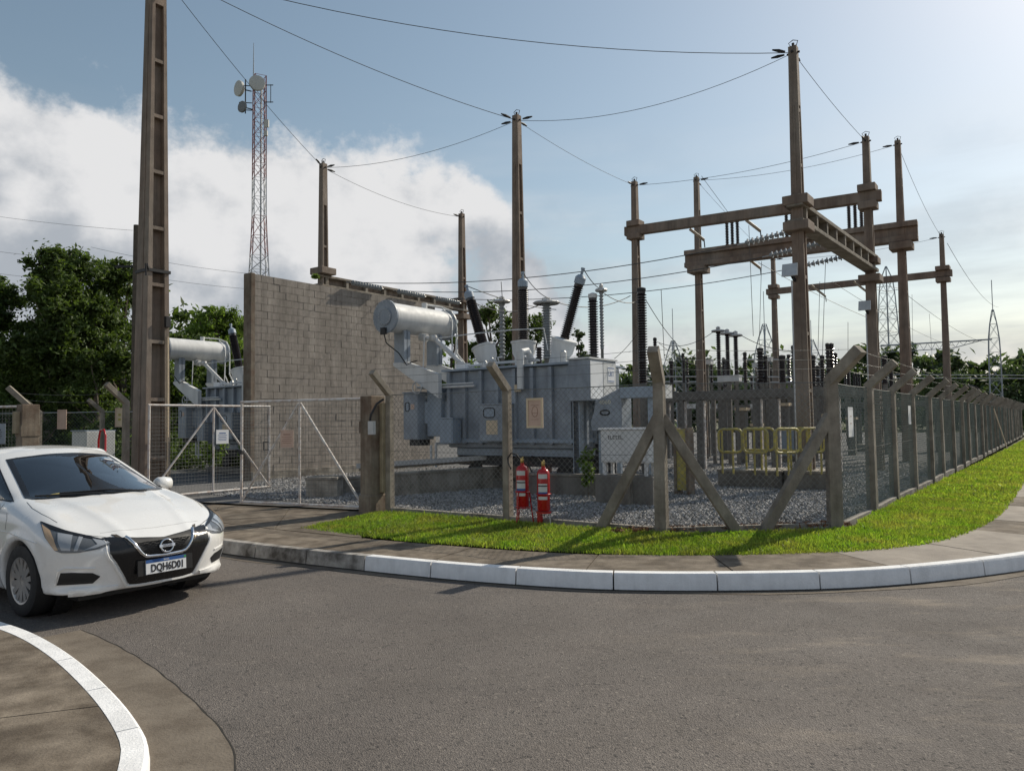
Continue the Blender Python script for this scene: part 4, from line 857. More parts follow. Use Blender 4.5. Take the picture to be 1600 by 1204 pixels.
# tall narrow red/yellow box behind the brace
q = at(1052,700,14.8); t = thing('hydrant_box', 'narrow yellow-fronted upright box with dark sides behind the braced post', 'cabinet', (q.x,q.y,ZY), ANG); MB().bb(0,.05,0,.3,-.05,1.30).build('side_panel', MT['pillar'], t); MB().bb(.25,.30,0,.3,-.05,1.30).build('side_panel', MT['pillar'], t); MB().bb(.051,.249,.03,.1,.10,1.28).build('front', MT['yellow'], t)
# ---- pit kerbs round the transformer
def kerbwall(label, a, b, h, w=.22, m='conc'):
    d = (b-a); t = thing('pit_wall', label, 'low wall', (a.x,a.y,ZY), math.atan2(d.y,d.x)); L = d.length
    MB().bb(0,L,0,w,-.1,h).build('wall', MT[m], t, bevel=.015); MB().bb(-.01,L+.01,-.02,w+.02,h+.001,h+.05).build('coping', MT['conc'], t, bevel=.008); return t
P0 = onz(613,776,ZY); P1 = onz(800,760,ZY); P2 = onz(478,778,ZY)
kerbwall('low concrete oil-pit wall in front of the big transformer', Vector((P0.x,P0.y,0)), Vector((P1.x,P1.y,0)), .42)
kerbwall('short low wall seen through the closed gate leaf', Vector((P2.x,P2.y,0)), Vector((P2.x+.62,P2.y-.02,0)), .36, .5)
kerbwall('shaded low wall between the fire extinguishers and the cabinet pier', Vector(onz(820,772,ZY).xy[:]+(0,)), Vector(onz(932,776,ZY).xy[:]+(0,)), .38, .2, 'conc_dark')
kerbwall('low wall running beside the foot of the block wall', Vector(onz(530,772,ZY).xy[:]+(0,)), Vector(onz(605,768,ZY).xy[:]+(0,)), .30, .2)
kb = thing('rail_beam', 'long rusty rail resting on the pit wall', 'rail', P0+UP*.47); e = onz(790,722,.75)
MB().beam((-.9,.9,.10), Vector((e.x-P0.x, e.y-P0.y, .22)), .07, .10).build('head', MT['steel'], kb); MB().beam((-.9,1.2,.02), Vector((e.x-P0.x, e.y-P0.y+.3, .14)), .05, .07).build('foot', MT['pillar'], kb)
# ================================================================== SWITCHYARD EQUIPMENT
def portal(label, p, L, z, cols, deep=.30, bh=.26):
    t = thing('support_frame', label, 'support frame', (p.x,p.y,ZY), ANG)
    MB().bb(-.2,L+.2,-deep/2,deep/2,z,z+bh).build('beam', MT['conc_dark'], t, bevel=.015)
    for u in cols: MB().bb(u-.10,u+.10,-.12,.12,-.1,z-.001).build('column', MT['conc_dark'], t, bevel=.015); MB().bb(u+.101,u+.14,-.06,.06,-.1,z-.02).build('conduit', MT['gate'], t)
    return t
q1 = at(1050,600,23.2); portal('dark concrete support frame across the near switchyard', Vector((q1.x,q1.y,0)), 5.0, 2.05, (.3,.9,2.6,3.1,4.7))
q2 = at(1030,600,29.5); portal('dark concrete support frame across the middle switchyard', Vector((q2.x,q2.y,0)), 8.0, 2.15, (.3,2.6,5.0,7.5))
q3 = at(1120,612,38); portal('dark concrete support frame deep in the switchyard', Vector((q3.x,q3.y,0)), 10.0, 1.9, (.3,3.2,6.5,9.7))
def insul(label, px, y0, y1, Y, r, m='porc', n=16, cap='alu', stand=True, group=None, ring=False):
    a, b = at(px,y1,Y), at(px,y0,Y); L = b.z-a.z; t = thing('post_insulator', label, 'insulator', (a.x,a.y,ZY), 0, group); h = a.z-ZY
    MB().lathe([(q[0],q[1]+h) for q in shed_profile(r*.62,r,L,n)], 12).build('porcelain', MT[m], t, smooth=35)
    MB().lathe([(r*.7,h+L),(r*.85,h+L+.01),(r*.85,h+L+.10),(r*.3,h+L+.13)], 10).build('cap', MT[cap], t, smooth=40)
    if ring: MB().lathe([(r*2.4,h+L-.05),(r*2.7,h+L-.02),(r*2.4,h+L+.01),(.01,h+L+.03)], 16, None, False).build('grading_ring', MT['alu'], t)
    if stand: MB().bb(-r*.55,r*.55,-r*.55,r*.55,-.1,h-.001).build('stand', MT['conc_dark'], t); 
    return t
insul('massive black ribbed insulator in front of the long upper beam pole', 1005, 456, 600, 21.0, .15, n=34, cap='black')
insul('slim grey insulator with a grading ring behind the left bushing', 785, 470, 560, 20.0, .09, 'porc_g', 14, ring=True)
insul('stout grey insulator with a grading ring behind the right bushing', 855, 472, 560, 18.8, .13, 'porc_g', 20, ring=True)
insul('tall stout black insulator beside the terminal box', 928, 466, 575, 17.6, .125, 'porc', 26)
insul('thin grey rod insulator beside the tall stout black one', 941, 452, 545, 17.6, .055, 'porc_g', 18, ring=True)
for px, yt, lab in ((1124,516,'first'),(1138,520,'second'),(1151,523,'third')): insul('tall black breaker column, %s of three from the massive beam pole' % lab, px, yt, 592, 24.5+(1138-px)*.01, .085, n=20, ring=True)
G3 = 'dark insulators in the far switchyard'; lab3 = 'dark ribbed insulator on a plain stand in the far switchyard'
for px, y0, y1, Y, r in ((1024,532,565,30,.09),(1099,575,598,30,.10),(1112,565,598,31,.08),(1069,565,600,28,.07),(1165,555,598,29,.09),(1189,548,598,30,.16),(1197,560,598,30,.10),(1223,560,598,27,.15),(1243,545,600,24,.13),(1272,560,606,26,.10),(1286,560,606,27,.10),(1295,541,600,28,.10),(1301,541,600,28,.10),(1307,556,600,28.5,.08),(1282,570,610,33,.08),(1335,587,606,34,.06),(1339,587,606,34,.06),(1343,588,606,34,.06),(1383,560,600,30,.14),(1393,582,605,33,.12),(1187,600,640,30,.1),(1150,596,625,33,.1),(1175,590,620,36,.09),(1210,575,600,38,.09),(1255,575,610,36,.09),(1322,575,610,40,.09)):
    insul(lab3, px, y0, y1, Y, r, n=10, cap='black', group=G3)
rq = random.Random(5)
for k in range(22):
    px = 1030+rq.random()*300; y1 = rq.uniform(596,612); insul(lab3, px, y1-rq.uniform(16,44), y1, rq.uniform(31,48), rq.uniform(.07,.13), n=9, cap='black', group=G3)
for px, py, Y, w in ((1140,592,24,.7),(1115,616,25,.45),(1205,614,27,.4),(1105,566,30,.4),(1182,571,33,.3),(1200,562,33,.35),(1078,635,32,.4),(1112,635,33,.4),(1180,635,33,.35)):
    p = at(px,py,Y); t = thing('operating_box', 'pale sunlit mechanism box on a switchyard support', 'box', p, ANG, 'mechanism boxes in the switchyard'); MB().bb(-w/2,w/2,-.15,.15,-.09,.09).build('housing', MT['grey_w'], t, bevel=.01); MB().bb(-w/2-.02,w/2+.02,-.17,.17,.091,.11).build('lid', MT['white'], t); MB().bb(-.05,.05,-.05,.05,-p.z+ZY-.05,-.091).build('stand', MT['conc_dark'], t)
for x0,y0,Y0,x1,y1,Y1,s in ((960,560,24,1010,500,21,.1),(1027,534,30,1123,512,24.5,.35),(1155,522,24.5,1245,548,24,.15),(1030,536,30,1110,575,30,.2),(1010,470,21,1090,560,29,.3)):
    wire('slack switchyard jumper between insulator tops', at(x0,y0,Y0), at(x1,y1,Y1), s, .011, 'slack switchyard jumpers', 'jumper')
for x0,x1,y,Y in ((1000,1300,588,30),(1010,1310,596,34),(1160,1245,561,33),(1370,1600,585,60),(1370,1600,590,55)):
    a, b = at(x0,y,Y), at(x1,y+1,Y); o = MB().tube([Vector(), b-a], .03, 6).build('busbar', MT['alu'], None); o.location = a; tag(o, 'straight aluminium busbar tube crossing the switchyard', 'busbar', 'busbar tubes')
# concrete columns under equipment, with sunlit right edges
for px, Y, h in ((1160,25.5,1.75),(1226,26,1.9),(1296,24,1.5),(1182,28,1.2),(1330,30,1.4),(1128,34,1.4),(1255,32,1.6)):
    p = at(px,640,Y); t = thing('concrete_stand', 'short square concrete stand in the switchyard', 'stand', (p.x,p.y,ZY), ANG, 'short concrete stands'); MB().bb(-.14,.14,-.14,.14,-.1,h).build('column', MT['conc_dark'], t, bevel=.01); MB().bb(-.2,.2,-.2,.2,h+.001,h+.1).build('cap', MT['tan'], t)
p = at(1230,672,26); t = thing('marshalling_cabinet', 'small blue and white cabinet behind the yellow guard rails', 'cabinet', (p.x,p.y,ZY), ANG); MB().bb(-.3,.3,-.2,.2,.2,1.05).build('body', MT['grey_d'], t); MB().bb(.301,.32,-.18,.18,.25,1.0).build('door', MT['white'], t); MB().bb(-.34,.36,-.24,.24,1.051,1.09).build('roof', MT['grey_w'], t); MB().bb(-.28,.28,-.15,.15,-.1,.199).build('base', MT['conc_dark'], t)
# foundations behind the fence
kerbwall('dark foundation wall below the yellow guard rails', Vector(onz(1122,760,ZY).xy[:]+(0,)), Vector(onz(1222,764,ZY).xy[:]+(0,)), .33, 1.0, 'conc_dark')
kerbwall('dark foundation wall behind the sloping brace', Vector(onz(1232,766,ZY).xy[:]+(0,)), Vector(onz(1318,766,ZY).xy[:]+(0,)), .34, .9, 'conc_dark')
for px,py in ((1352,705),(1385,707)):
    p = onz(px,py,ZY); t = thing('footing', 'dark footing block on the gravel behind the receding fence', 'footing', (p.x,p.y,ZY), ANG, 'footing blocks'); MB().bb(-.35,.35,-.3,.3,-.1,.28).build('block', MT['conc_dark'], t, bevel=.02); MB().bb(-.3,.3,-.25,.25,.281,.31).build('top', MT['conc'], t)
# yellow guard rails
def guard(label, a, b):
    d = b-a; L = d.length; t = thing('guard_rail', label, 'guard rail', (a.x,a.y,a.z), math.atan2(d.y,d.x)); r = .026
    def loop(x0,x1,z0,z1,name):
        c = .10; P = []
        for cx, cz, a0 in ((x1-c,z1-c,0),(x0+c,z1-c,90),(x0+c,z0+c,180),(x1-c,z0+c,270)):
            for k in range(4): an = R_(a0+30*k); P.append((cx+c*math.cos(an),0,cz+c*math.sin(an)))
        P.append(P[0]); MB().tube(P, r, 7, False).build(name, MT['yellow'], t, smooth=60)
    loop(0,L*.49,.42,.88,'hoop'); loop(L*.51,L,.42,.88,'hoop')
    for x in (.06,L*.28,L*.72,L-.06): MB().tube([(x,.03,-.02),(x,.03,.86)], r*.8, 6).build('upright', MT['yellow'], t, smooth=60)
    return t
za = ZY+.38
a0 = onz(1124,738,za); a1 = onz(1201,741,za); guard('yellow tubular guard rail with two hoops on the dark foundation', a0, a1)
b0 = onz(1212,742,za); guard('second yellow tubular guard rail partly behind the sloping brace', b0, b0+(a1-a0).normalized().cross(UP)*-1.0+(a1-a0)*.55)
guard('far yellow guard rail closing the back of the enclosure', a0+RR*1.15+U*.1, a0+RR*1.1+U*1.5)
# ================================================================== TOWERS
def lattice(mb, base, prof, nseg, r, rb, rz=0, sides=4):
    """prof: list of (z, halfwidth)"""
    def hw(z): return float(np.interp(z, [p[0] for p in prof], [p[1] for p in prof]))
    zs = [prof[0][0]+(prof[-1][0]-prof[0][0])*k/nseg for k in range(nseg+1)]
    cor = lambda z: [Vector((math.cos(rz+R_(45)+k*2*math.pi/sides), math.sin(rz+R_(45)+k*2*math.pi/sides), 0))*hw(z)*1.414+UP*z for k in range(sides)]
    for a, b in zip(zs[:-1], zs[1:]):
        A, B = cor(a), cor(b)
        for k in range(sides):
            k2 = (k+1) % sides; mb.tube([A[k],B[k]], r, 4, False); mb.tube([A[k],B[k2]], rb, 3, False); mb.tube([A[k2],B[k]], rb, 3, False); mb.tube([B[k],B[k2]], rb, 3, False)
# telecom tower
p = at(405,300,60); tt = thing('telecom_tower', 'tall red and white lattice telecom tower with dish antennas behind the wall', 'tower', (p.x,p.y,0)); zt = at(405,120,60).z
bands = [(0,3.4,'t_red'),(3.4,10.5,'t_white'),(10.5,16,'t_red'),(16,20.2,'t_white'),(20.2,25,'t_red'),(25,zt,'t_red')]
bands = [(0,15.2,'t_white'),(15.2,18.4,'t_red'),(18.4,21.5,'t_white'),(21.5,zt,'t_red')]
pr = [(0,1.5),(12,.74),(18,.47),(zt,.44)]
for z0, z1, m in bands:
    b = MB(); q = [(z0, float(np.interp(z0,[a for a,_ in pr],[h for _,h in pr])))]+[a for a in pr if z0 < a[0] < z1]+[(z1, float(np.interp(z1,[a for a,_ in pr],[h for _,h in pr])))]
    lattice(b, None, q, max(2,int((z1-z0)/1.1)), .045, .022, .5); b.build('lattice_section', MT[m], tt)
MB().tube([(.1,.1,0),(.1,.1,zt)], .08, 5).build('cable_ladder', MT['lattice'], tt)
MB().tube([(-.5,0,zt-.3),(-.5,0,zt+2.8)], [.05,.02], 6).build('whip_antenna', MT['lattice'], tt)
def dish(z, x, y, R, nrm, m, name='dish_antenna'):
    M4 = frame((x,y,z),(0,0,1) if abs(nrm[2]) < .9 else (1,0,0), nrm); d = MB().lathe([(.02,-.45*R),(R*.6,-.40*R),(R*.98,-.12*R),(R,0),(R,.22*R),(R*.9,.24*R),(.02,.26*R)], 22, M4).build(name, MT[m], tt, smooth=40)
    MB().tube([(x,y,z),(x*.4,y*.4,z-.1)], .05, 5).build('dish_mount', MT['black'], tt)
dish(zt-.9,.05,-.75,.62,(.25,-1,.05),'dish'); dish(zt-1.2,-1.45,-.5,.62,(-.75,-.9,-.05),'dish'); dish(zt-2.7,-1.2,-.5,.46,(-.6,-1,0),'dish_d')
b = MB()
for z in (zt-.9,zt-2.3,zt-2.9): b.tube([(-.5,-.3,z),(-1.5,-.45,z)], .04, 5)
b.tube([(-1.0,-.4,zt-.4),(-1.0,-.4,zt-3.2)], .05, 5); b.tube([(.5,-.2,zt-.8),(1.2,-.3,zt-.85)], .04, 5); b.tube([(.5,-.2,zt-2.2),(1.2,-.3,zt-2.25)], .04, 5); b.tube([(1.0,-.3,zt-.8),(1.0,-.3,zt-2.3)], .03, 5); b.build('antenna_frame', MT['black'], tt)
b = MB(); b.bb(.5,.85,-.4,-.2,zt-4.3,zt-3.7); b.bb(.5,.75,-.4,-.2,zt-5.0,zt-4.6); b.bb(-.25,.25,-.65,-.5,10.2,10.9); b.build('radio_unit', MT['dish'], tt)
# gantry mast on the right with its truss
q = at(1557,620,60); gm = thing('lattice_mast', 'grey lattice gantry mast with a lightning spike above the right trees', 'mast', (q.x,q.y,0)); z1 = at(1552,484,60).z; zb = at(1555,530,60).z
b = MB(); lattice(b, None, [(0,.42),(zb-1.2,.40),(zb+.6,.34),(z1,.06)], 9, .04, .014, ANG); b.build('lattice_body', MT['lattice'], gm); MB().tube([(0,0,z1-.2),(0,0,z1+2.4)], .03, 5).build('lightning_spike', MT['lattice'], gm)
q0 = at(1376,540,62); q1_ = at(1550,530,60); tr = thing('lattice_truss', 'horizontal lattice truss reaching left from the gantry mast', 'truss', q0); d = q1_-q0; n = 14; b = MB()
b.tube([Vector(), d], .06, 5)
for k in range(n):
    a, c = d*(k/n), d*((k+1)/n); lo = -.55 if k < n-4 else -.55*(n-k-1)/4; lo2 = -.55 if k+1 < n-4 else -.55*max(n-k-2,0)/4
    b.tube([a+UP*lo, c+UP*lo2], .03, 4); m_ = (a+c)/2+UP*(lo+lo2)/2; b.tube([a, m_], .02, 3); b.tube([m_, c], .02, 3)
b.build('truss_bars', MT['lattice'], tr)
# transmission tower far off
q = at(1391,600,150); pt = thing('transmission_tower', 'faint transmission tower with three pairs of cross arms on the skyline', 'pylon', (q.x,q.y,0)); z1 = at(1390,416,150).z
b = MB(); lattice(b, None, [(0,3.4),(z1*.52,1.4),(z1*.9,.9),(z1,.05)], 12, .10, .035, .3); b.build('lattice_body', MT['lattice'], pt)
for f in (.58,.72,.86):
    b = MB(); z = z1*f
    for s in (-1,1): b.tube([(0,0,z+.5),(s*3.4,.6*s,z)], .06, 4); b.tube([(0,0,z-.6),(s*3.4,.6*s,z)], .06, 4)
    b.build('cross_arm', MT['lattice'], pt)
for px, yt, ys, lab in ((1054,532,482,'small lattice mast left of the breaker columns'),(1198,506,455,'small lattice mast between the breaker columns and the distant pole'),(1271,530,500,'small lattice mast peeping out right of the floodlit pole')):
    q = at(px,640,80); m_ = thing('lattice_mast', lab, 'mast', (q.x,q.y,0)); z1 = at(px,yt,80).z; z2 = at(px,ys,80).z
    b = MB(); lattice(b, None, [(0,1.1),(z1*.75,.75),(z1,.12)], 7, .05, .018, .4); b.build('lattice_body', MT['lattice'], m_); MB().tube([(0,0,z1-.1),(0,0,z2)], .035, 4).build('lightning_spike', MT['lattice'], m_)
# black lamp cluster (right)
q = at(1532,600,46); t = thing('insulator_rack', 'leaning rack of dark finned insulators in front of the gantry mast', 'insulator', (q.x,q.y,0)); b = MB()
for k in range(5): b.lathe([(.05,0),(.32,.02),(.32,.06),(.05,.12)], 10, Matrix.Translation((-.4+k*.16,0,3.4-k*.27)) @ Matrix.Rotation(.5,4,'Y'))
b.build('fins', MT['porc'], t); MB().tube([(.2,0,0),(.2,0,2.4)], .12, 6).build('stand', MT['lattice'], t)
# ================================================================== TREES
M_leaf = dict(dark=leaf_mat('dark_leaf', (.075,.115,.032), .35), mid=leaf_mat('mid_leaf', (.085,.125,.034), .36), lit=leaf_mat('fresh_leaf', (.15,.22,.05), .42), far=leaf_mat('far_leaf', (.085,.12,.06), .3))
def leaf_cloud(name, centers, radii, n, size, m, parent, flat=.8):
    C = np.array(centers); R = np.array(radii); w = R**2; k = rng.choice(len(C), n, p=w/w.sum())
    v = rng.normal(size=(n,3)); v /= np.linalg.norm(v,axis=1)[:,None]; rad = R[k]*np.abs(rng.normal(0,.75,n))
    P = C[k]+v*rad[:,None]*np.array([1,1,flat])
    nrm = v*.5+rng.normal(size=(n,3))*.7+np.array([0,0,.35]); nrm /= np.linalg.norm(nrm,axis=1)[:,None]
    a = np.cross(nrm, rng.normal(size=(n,3))); a /= np.linalg.norm(a,axis=1)[:,None]; b = np.cross(nrm,a)
    s = size*(.55+.9*rng.random(n)); L = a*s[:,None]; W = b*(s*.42)[:,None]; bend = nrm*(s*.12)[:,None]
    V = np.stack([P-L, P+W+bend, P+L, P-W+bend], 1).reshape(-1,3); F = np.arange(n*4).reshape(-1,4)
    return np_mesh(name, V, F, m, parent)
def tree(label, x, y, h, rx, seed, n, size, leaf, trunk_h=.35, nb=11, squash=.8, bark='bark', name='tree', group=None, low=.25):
    rs = random.Random(seed); t = thing(name, label, 'tree', (x,y,ZY-.05), rs.uniform(0,6), group)
    cs, rr, main = [], [], []
    for k in range(nb):
        a = rs.uniform(0,6.283); f = low+(1-low)*((k+.5)/nb); prof = math.sin(math.pi*min(max((f-low*.6)/(1.08-low*.6),.05),.98))**.7
        d = rx*prof*rs.uniform(.25,.85); r = rx*rs.uniform(.32,.52)*(.6+.4*prof); z = min(h*f, h-r*squash*.95); main.append((d*math.cos(a), d*math.sin(a), z, r))
        # every bough is a loose cluster of small leaf sprays
        for q in range(20):
            v = Vector((rs.gauss(0,1),rs.gauss(0,1),rs.gauss(0,1))).normalized()*r*rs.uniform(.2,1.25); r2 = r*rs.uniform(.18,.46)
            cs.append((main[-1][0]+v.x, main[-1][1]+v.y, min(z+v.z*squash, h-r2*.7))); rr.append(r2)
    tr = MB(); tr.tube([(0,0,-.2),(.05,.02,h*.2),(-.04,.05,h*.45),(.03,0,h*.72)], [h*.028,h*.022,h*.016,h*.007], 9); tr.build('trunk', MT[bark], t, smooth=60)
    lb = MB()
    for c in main:
        r = c[3]; c = c[:3]
        z0 = max(min(c[2]-h*.22, h*.65), h*.16); mid = Vector((c[0]*.5,c[1]*.5,(z0+c[2])/2-h*.02)); lb.tube([(0,0,z0), mid, Vector(c)], [h*.010,h*.007,h*.003], 5)
        for q in range(3): e = Vector(c)+Vector((rs.uniform(-1,1),rs.uniform(-1,1),rs.uniform(-.3,1)))*r*.8; lb.tube([mid.lerp(Vector(c),.6), e], [h*.004,h*.0015], 4)
    lb.build('limbs', MT[bark], t, smooth=60)
    leaf_cloud('crown', cs, rr, int(n*2.1), size*.62, M_leaf[leaf], t, squash); return t
def T(label, px, ytop, Y, halfpx, seed, n, size, leaf, **kw):
    p = at(px,640,Y); z = at(px,ytop,Y).z; return tree(label, p.x, p.y, z-ZY, halfpx*Y/FPX, seed, n, size, leaf, **kw)
T('tall loose-crowned tree with open top left of the ribbed pole', 75, 383, 29, 80, 1, 22000, .15, 'mid', bark='bark_l', nb=18)
T('dark dense tree immediately left of the ribbed pole', 190, 405, 31, 85, 2, 22000, .15, 'mid', nb=18, low=.12)
T('dark tree at the far left edge behind the pillar', -15, 425, 29, 85, 3, 18000, .15, 'dark', nb=12, low=.15)
T('rounded dark tree between the loose-crowned tree and the ribbed pole', 135, 455, 28.5, 75, 4, 18000, .14, 'mid', nb=15, low=.1)
T('broad shrubby tree low behind the left fence', 60, 520, 28, 70, 5, 11000, .12, 'dark', nb=11, low=.08)
T('yellow-green shrubby tree behind the fence boards', 150, 545, 27.5, 55, 6, 9000, .11, 'mid', nb=10, low=.08)
T('large dark tree beyond the left edge', -110, 400, 33, 90, 7, 9000, .17, 'dark', nb=12, low=.15)
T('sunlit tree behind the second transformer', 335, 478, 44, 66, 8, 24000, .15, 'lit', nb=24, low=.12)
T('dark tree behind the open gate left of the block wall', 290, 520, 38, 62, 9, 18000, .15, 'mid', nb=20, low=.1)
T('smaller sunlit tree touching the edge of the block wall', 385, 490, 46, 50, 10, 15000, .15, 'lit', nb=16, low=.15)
T('bushy tree behind the second transformer tank', 350, 560, 33, 50, 11, 8000, .14, 'mid', nb=9, low=.08)
T('airy tree behind the left and middle bushings', 770, 470, 58, 55, 12, 9000, .22, 'mid', nb=14, low=.15)
T('dark airy tree behind the grey insulators', 830, 492, 60, 58, 13, 8500, .22, 'mid', nb=13, low=.12)
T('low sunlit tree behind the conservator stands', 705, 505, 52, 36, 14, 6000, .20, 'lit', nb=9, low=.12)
T('small thin tree behind the tilted bushing', 905, 515, 70, 20, 15, 2500, .22, 'far', nb=7, low=.3)
T('round sunlit tree at the right between two far poles', 1502, 557, 95, 34, 16, 6000, .34, 'far', nb=9, low=.15)
T('dark tree right of the gantry mast', 1585, 570, 85, 50, 17, 7000, .32, 'far', nb=11, low=.1)
T('dark spreading tree beneath the right lattice truss', 1465, 578, 80, 42, 18, 6500, .30, 'far', nb=10, low=.1)
T('tree at the far right edge behind the fence', 1650, 560, 80, 60, 19, 6000, .32, 'far', nb=10, low=.1)
T('pale green tree top behind the gantry mast', 1540, 566, 100, 30, 20, 4000, .34, 'mid', nb=8, low=.15)
# far wood closing the view behind the yard
def wood(name, label, x0, x1, y, n, size, hmin, hmax, leaf, seed):
    rs = random.Random(seed); cs, rr = [], []
    k = x0
    while k < x1:
        h = rs.uniform(hmin,hmax)
        for _ in range(5): r = rs.uniform(1.5,3.0); cs.append((k+rs.uniform(-3,3), y+rs.uniform(-6,6)-k*.35, rs.uniform(.1,1)*(h-r*.8)+.3)); rr.append(r)
        for _ in range(7): r = rs.uniform(.5,1.2); cs.append((k+rs.uniform(-4,4), y+rs.uniform(-6,6)-k*.35, h-rs.uniform(.0,2.5))); rr.append(r)
        k += rs.uniform(2.5,4)
    o = leaf_cloud(name, cs, rr, n, size, M_leaf[leaf], None, .8); return struct(tag(o, label, 'wood'), 'stuff')
wood('distant_wood', 'band of distant dark trees closing the view behind the switchyard', -20, 95, 122, 100000, .55, 8, 11.5, 'far', 3)
wood('left_wood', 'mass of dark trees closing the view behind the left fence', -75, -16, 42, 60000, .28, 5.5, 9.5, 'mid', 4)
# low scrub at the foot of the left trees, seen as one mass
cs = [(random.uniform(-26,-8), 0, random.uniform(.2,1.1)) for _ in range(120)]; cs = [(x, 19.8-x*.47+random.uniform(0,4), z+.1) for x,_,z in cs]
struct(tag(leaf_cloud('undergrowth', cs, [random.uniform(.35,.9) for _ in cs], 26000, .09, M_leaf['mid'], None, .8), 'tangled green undergrowth behind the left fence', 'undergrowth'), 'stuff')
# weeds in the yard
for px,py,Y,r,l in ((340,704,19.5,.22,'yellow-green weed clump seen through the open gate leaf'),(378,700,20.5,.16,'small green weed clump beside the block wall'),(918,712,14.5,.16,'green weed growing at the cabinet pier'),(918,738,14.3,.12,'small weed on the pit edge by the pier'),(492,434,20.8,.10,'little plant sprouting on top of the block wall')):
    p = at(px,py,Y); t = thing('weed_clump', l, 'plant', (p.x,p.y,p.z if py < 500 else ZY)); h = .05 if py < 500 else max(p.z-ZY,.1)
    leaf_cloud('leaves', [(random.uniform(-r,r)*.7,random.uniform(-r,r)*.5,h*random.uniform(.5,1.2)) for _ in range(7)], [r*.5]*7, 420, .05, M_leaf['lit'], t); MB().tube([(0,0,-.02),(.02,0,h)], .008, 4).build('stem', MT['bark'], t)

# dead leaves blown against the fence foot
cs = [tuple((C1.lerp(C2,t)+Vector((random.gauss(0,.05),random.gauss(.06,.08),ZY+.05)))[:]) for t in [k/60-.25 for k in range(80)]]
M_dead = mat('dead_leaf', (.20,.10,.05), .8, .3, 8, island=.4); struct(tag(leaf_cloud('leaf_litter', cs, [.07]*len(cs), 2600, .022, M_dead, None, .3), 'brown dead leaves blown against the foot of the fence', 'leaves'), 'stuff')
# ================================================================== FIRE EXTINGUISHERS
def label_band(t, M4, R, z0, z1, m, a0=-.75, a1=.75, name='label'):
    V = []; n = 12
    for k in range(n+1):
        a = a0+(a1-a0)*k/n-math.pi/2; V += [(R*math.cos(a),R*math.sin(a),z0),(R*math.cos(a),R*math.sin(a),z1)]
    return MB().add(V, [(2*k,2*k+2,2*k+3,2*k+1) for k in range(n)]).build(name, m, t, smooth=60)
def extinguisher(label, p, rz, tripod):
    t = thing('fire_extinguisher', label, 'fire extinguisher', p, rz); R, z0, H = .092, 0, .60
    MB().lathe([(R*.85,z0),(R,z0+.02),(R,z0+H*.86),(R*.93,z0+H*.92),(R*.7,z0+H*.97),(R*.3,z0+H),(R*.3,z0+H+.03)], 24).build('cylinder', MT['red'], t, smooth=40)
    label_band(t, None, R+.002, z0+.455, z0+.52, MT['label']); label_band(t, None, R+.002, z0+.265, z0+.385, MT['label']); label_band(t, None, R+.0035, z0+.345, z0+.362, MT['print_']); label_band(t, None, R+.003, z0+.235, z0+.268, MT['print_b']); label_band(t, None, R+.002, z0+.16, z0+.205, MT['label'])
    b = MB(); b.lathe([(.022,H+.03),(.028,H+.04),(.028,H+.09),(.015,H+.11)], 10); b.build('valve', MT['brass'], t, smooth=40)
    b = MB(); b.beam((0,0,H+.09),(.13,-.02,H+.12),.025,.015); b.beam((0,0,H+.065),(.12,-.01,H+.06),.025,.012); b.build('handle', MT['black'], t)
    b = MB(); b.tube([(-.02,0,H+.07),(-.08,-.01,H+.15),(-.16,-.02,H+.17),(-.21,-.02,H+.10),(-.20,-.03,H+.03),(-.15,-.07,H-.05)], .012, 6); b.build('hose', MT['rubber'], t, smooth=60)
    return t
def ext_stand(label, p, rz, kind, h):
    t = thing('extinguisher_stand', label, 'stand', p, rz)
    if kind == 'tripod':
        for a in (.5,2.6,4.71): MB().tube([(.10*math.cos(a),.10*math.sin(a),h+.22),(.16*math.cos(a),.16*math.sin(a),-.03)], .010, 6).build('leg', MT['red'], t)
        for z in (h-.004,h+.22): MB().tube([(.102*math.cos(k/20*6.283),.102*math.sin(k/20*6.283),z) for k in range(21)], .009, 5).build('ring', MT['red'], t)
    else:
        MB().bb(-.095,-.04,-.03,.03,-.03,h).build('post', MT['red'], t); MB().lathe([(.11,h-.03),(.11,h-.004)], 20).build('tray', MT['red'], t); MB().tube([(.09,0,h-.02),(.12,0,-.03)], .008, 5).build('leg', MT['steel'], t)
        MB().tube([(.102*math.cos(k/20*6.283),.102*math.sin(k/20*6.283),h+.24) for k in range(21)], .009, 5).build('ring', MT['red'], t)
e1 = onz(817,818,.19); e2 = onz(850,820,.19)
ext_stand('three-legged red stand under the extinguisher next to the fence post', e1, ANG, 'tripod', .24); extinguisher('red fire extinguisher on a three-legged stand next to the fence post', e1+UP*.245, ANG*.5, True)
ext_stand('red post stand under the extinguisher with the blue band', e2, ANG, 'post', .20); extinguisher('red fire extinguisher with a blue band on a single red post', e2+UP*.205, ANG*.3, False)
# wheeled extinguisher and grey box behind the car
q = onz(150,742,.19); q = at(150,742,13.6); t = thing('wheeled_extinguisher', 'red wheeled fire extinguisher with a tall hoop handle behind the car', 'fire extinguisher', (q.x,q.y,.17), ANG)
MB().lathe([(.12,.14),(.15,.18),(.15,.95),(.10,1.05),(.04,1.08)], 20, Matrix.Translation((.12,0,0))).build('cylinder', MT['red'], t, smooth=40)
b = MB(); b.tube([(-.14,.1,.15),(-.14,.1,1.25),(-.08,.1,1.42),(.06,.1,1.44),(.12,.1,1.34),(.12,.1,.2)], .018, 6); b.build('hoop_handle', MT['red'], t, smooth=60)
for s in (-1,1): MB().lathe([(.05,-.03),(.15,-.03),(.15,.03),(.05,.03)], 16, Matrix.Translation((-.02+s*.28,.05,.15)) @ Matrix.Rotation(math.pi/2,4,'Y')).build('wheel', MT['rubber'], t)
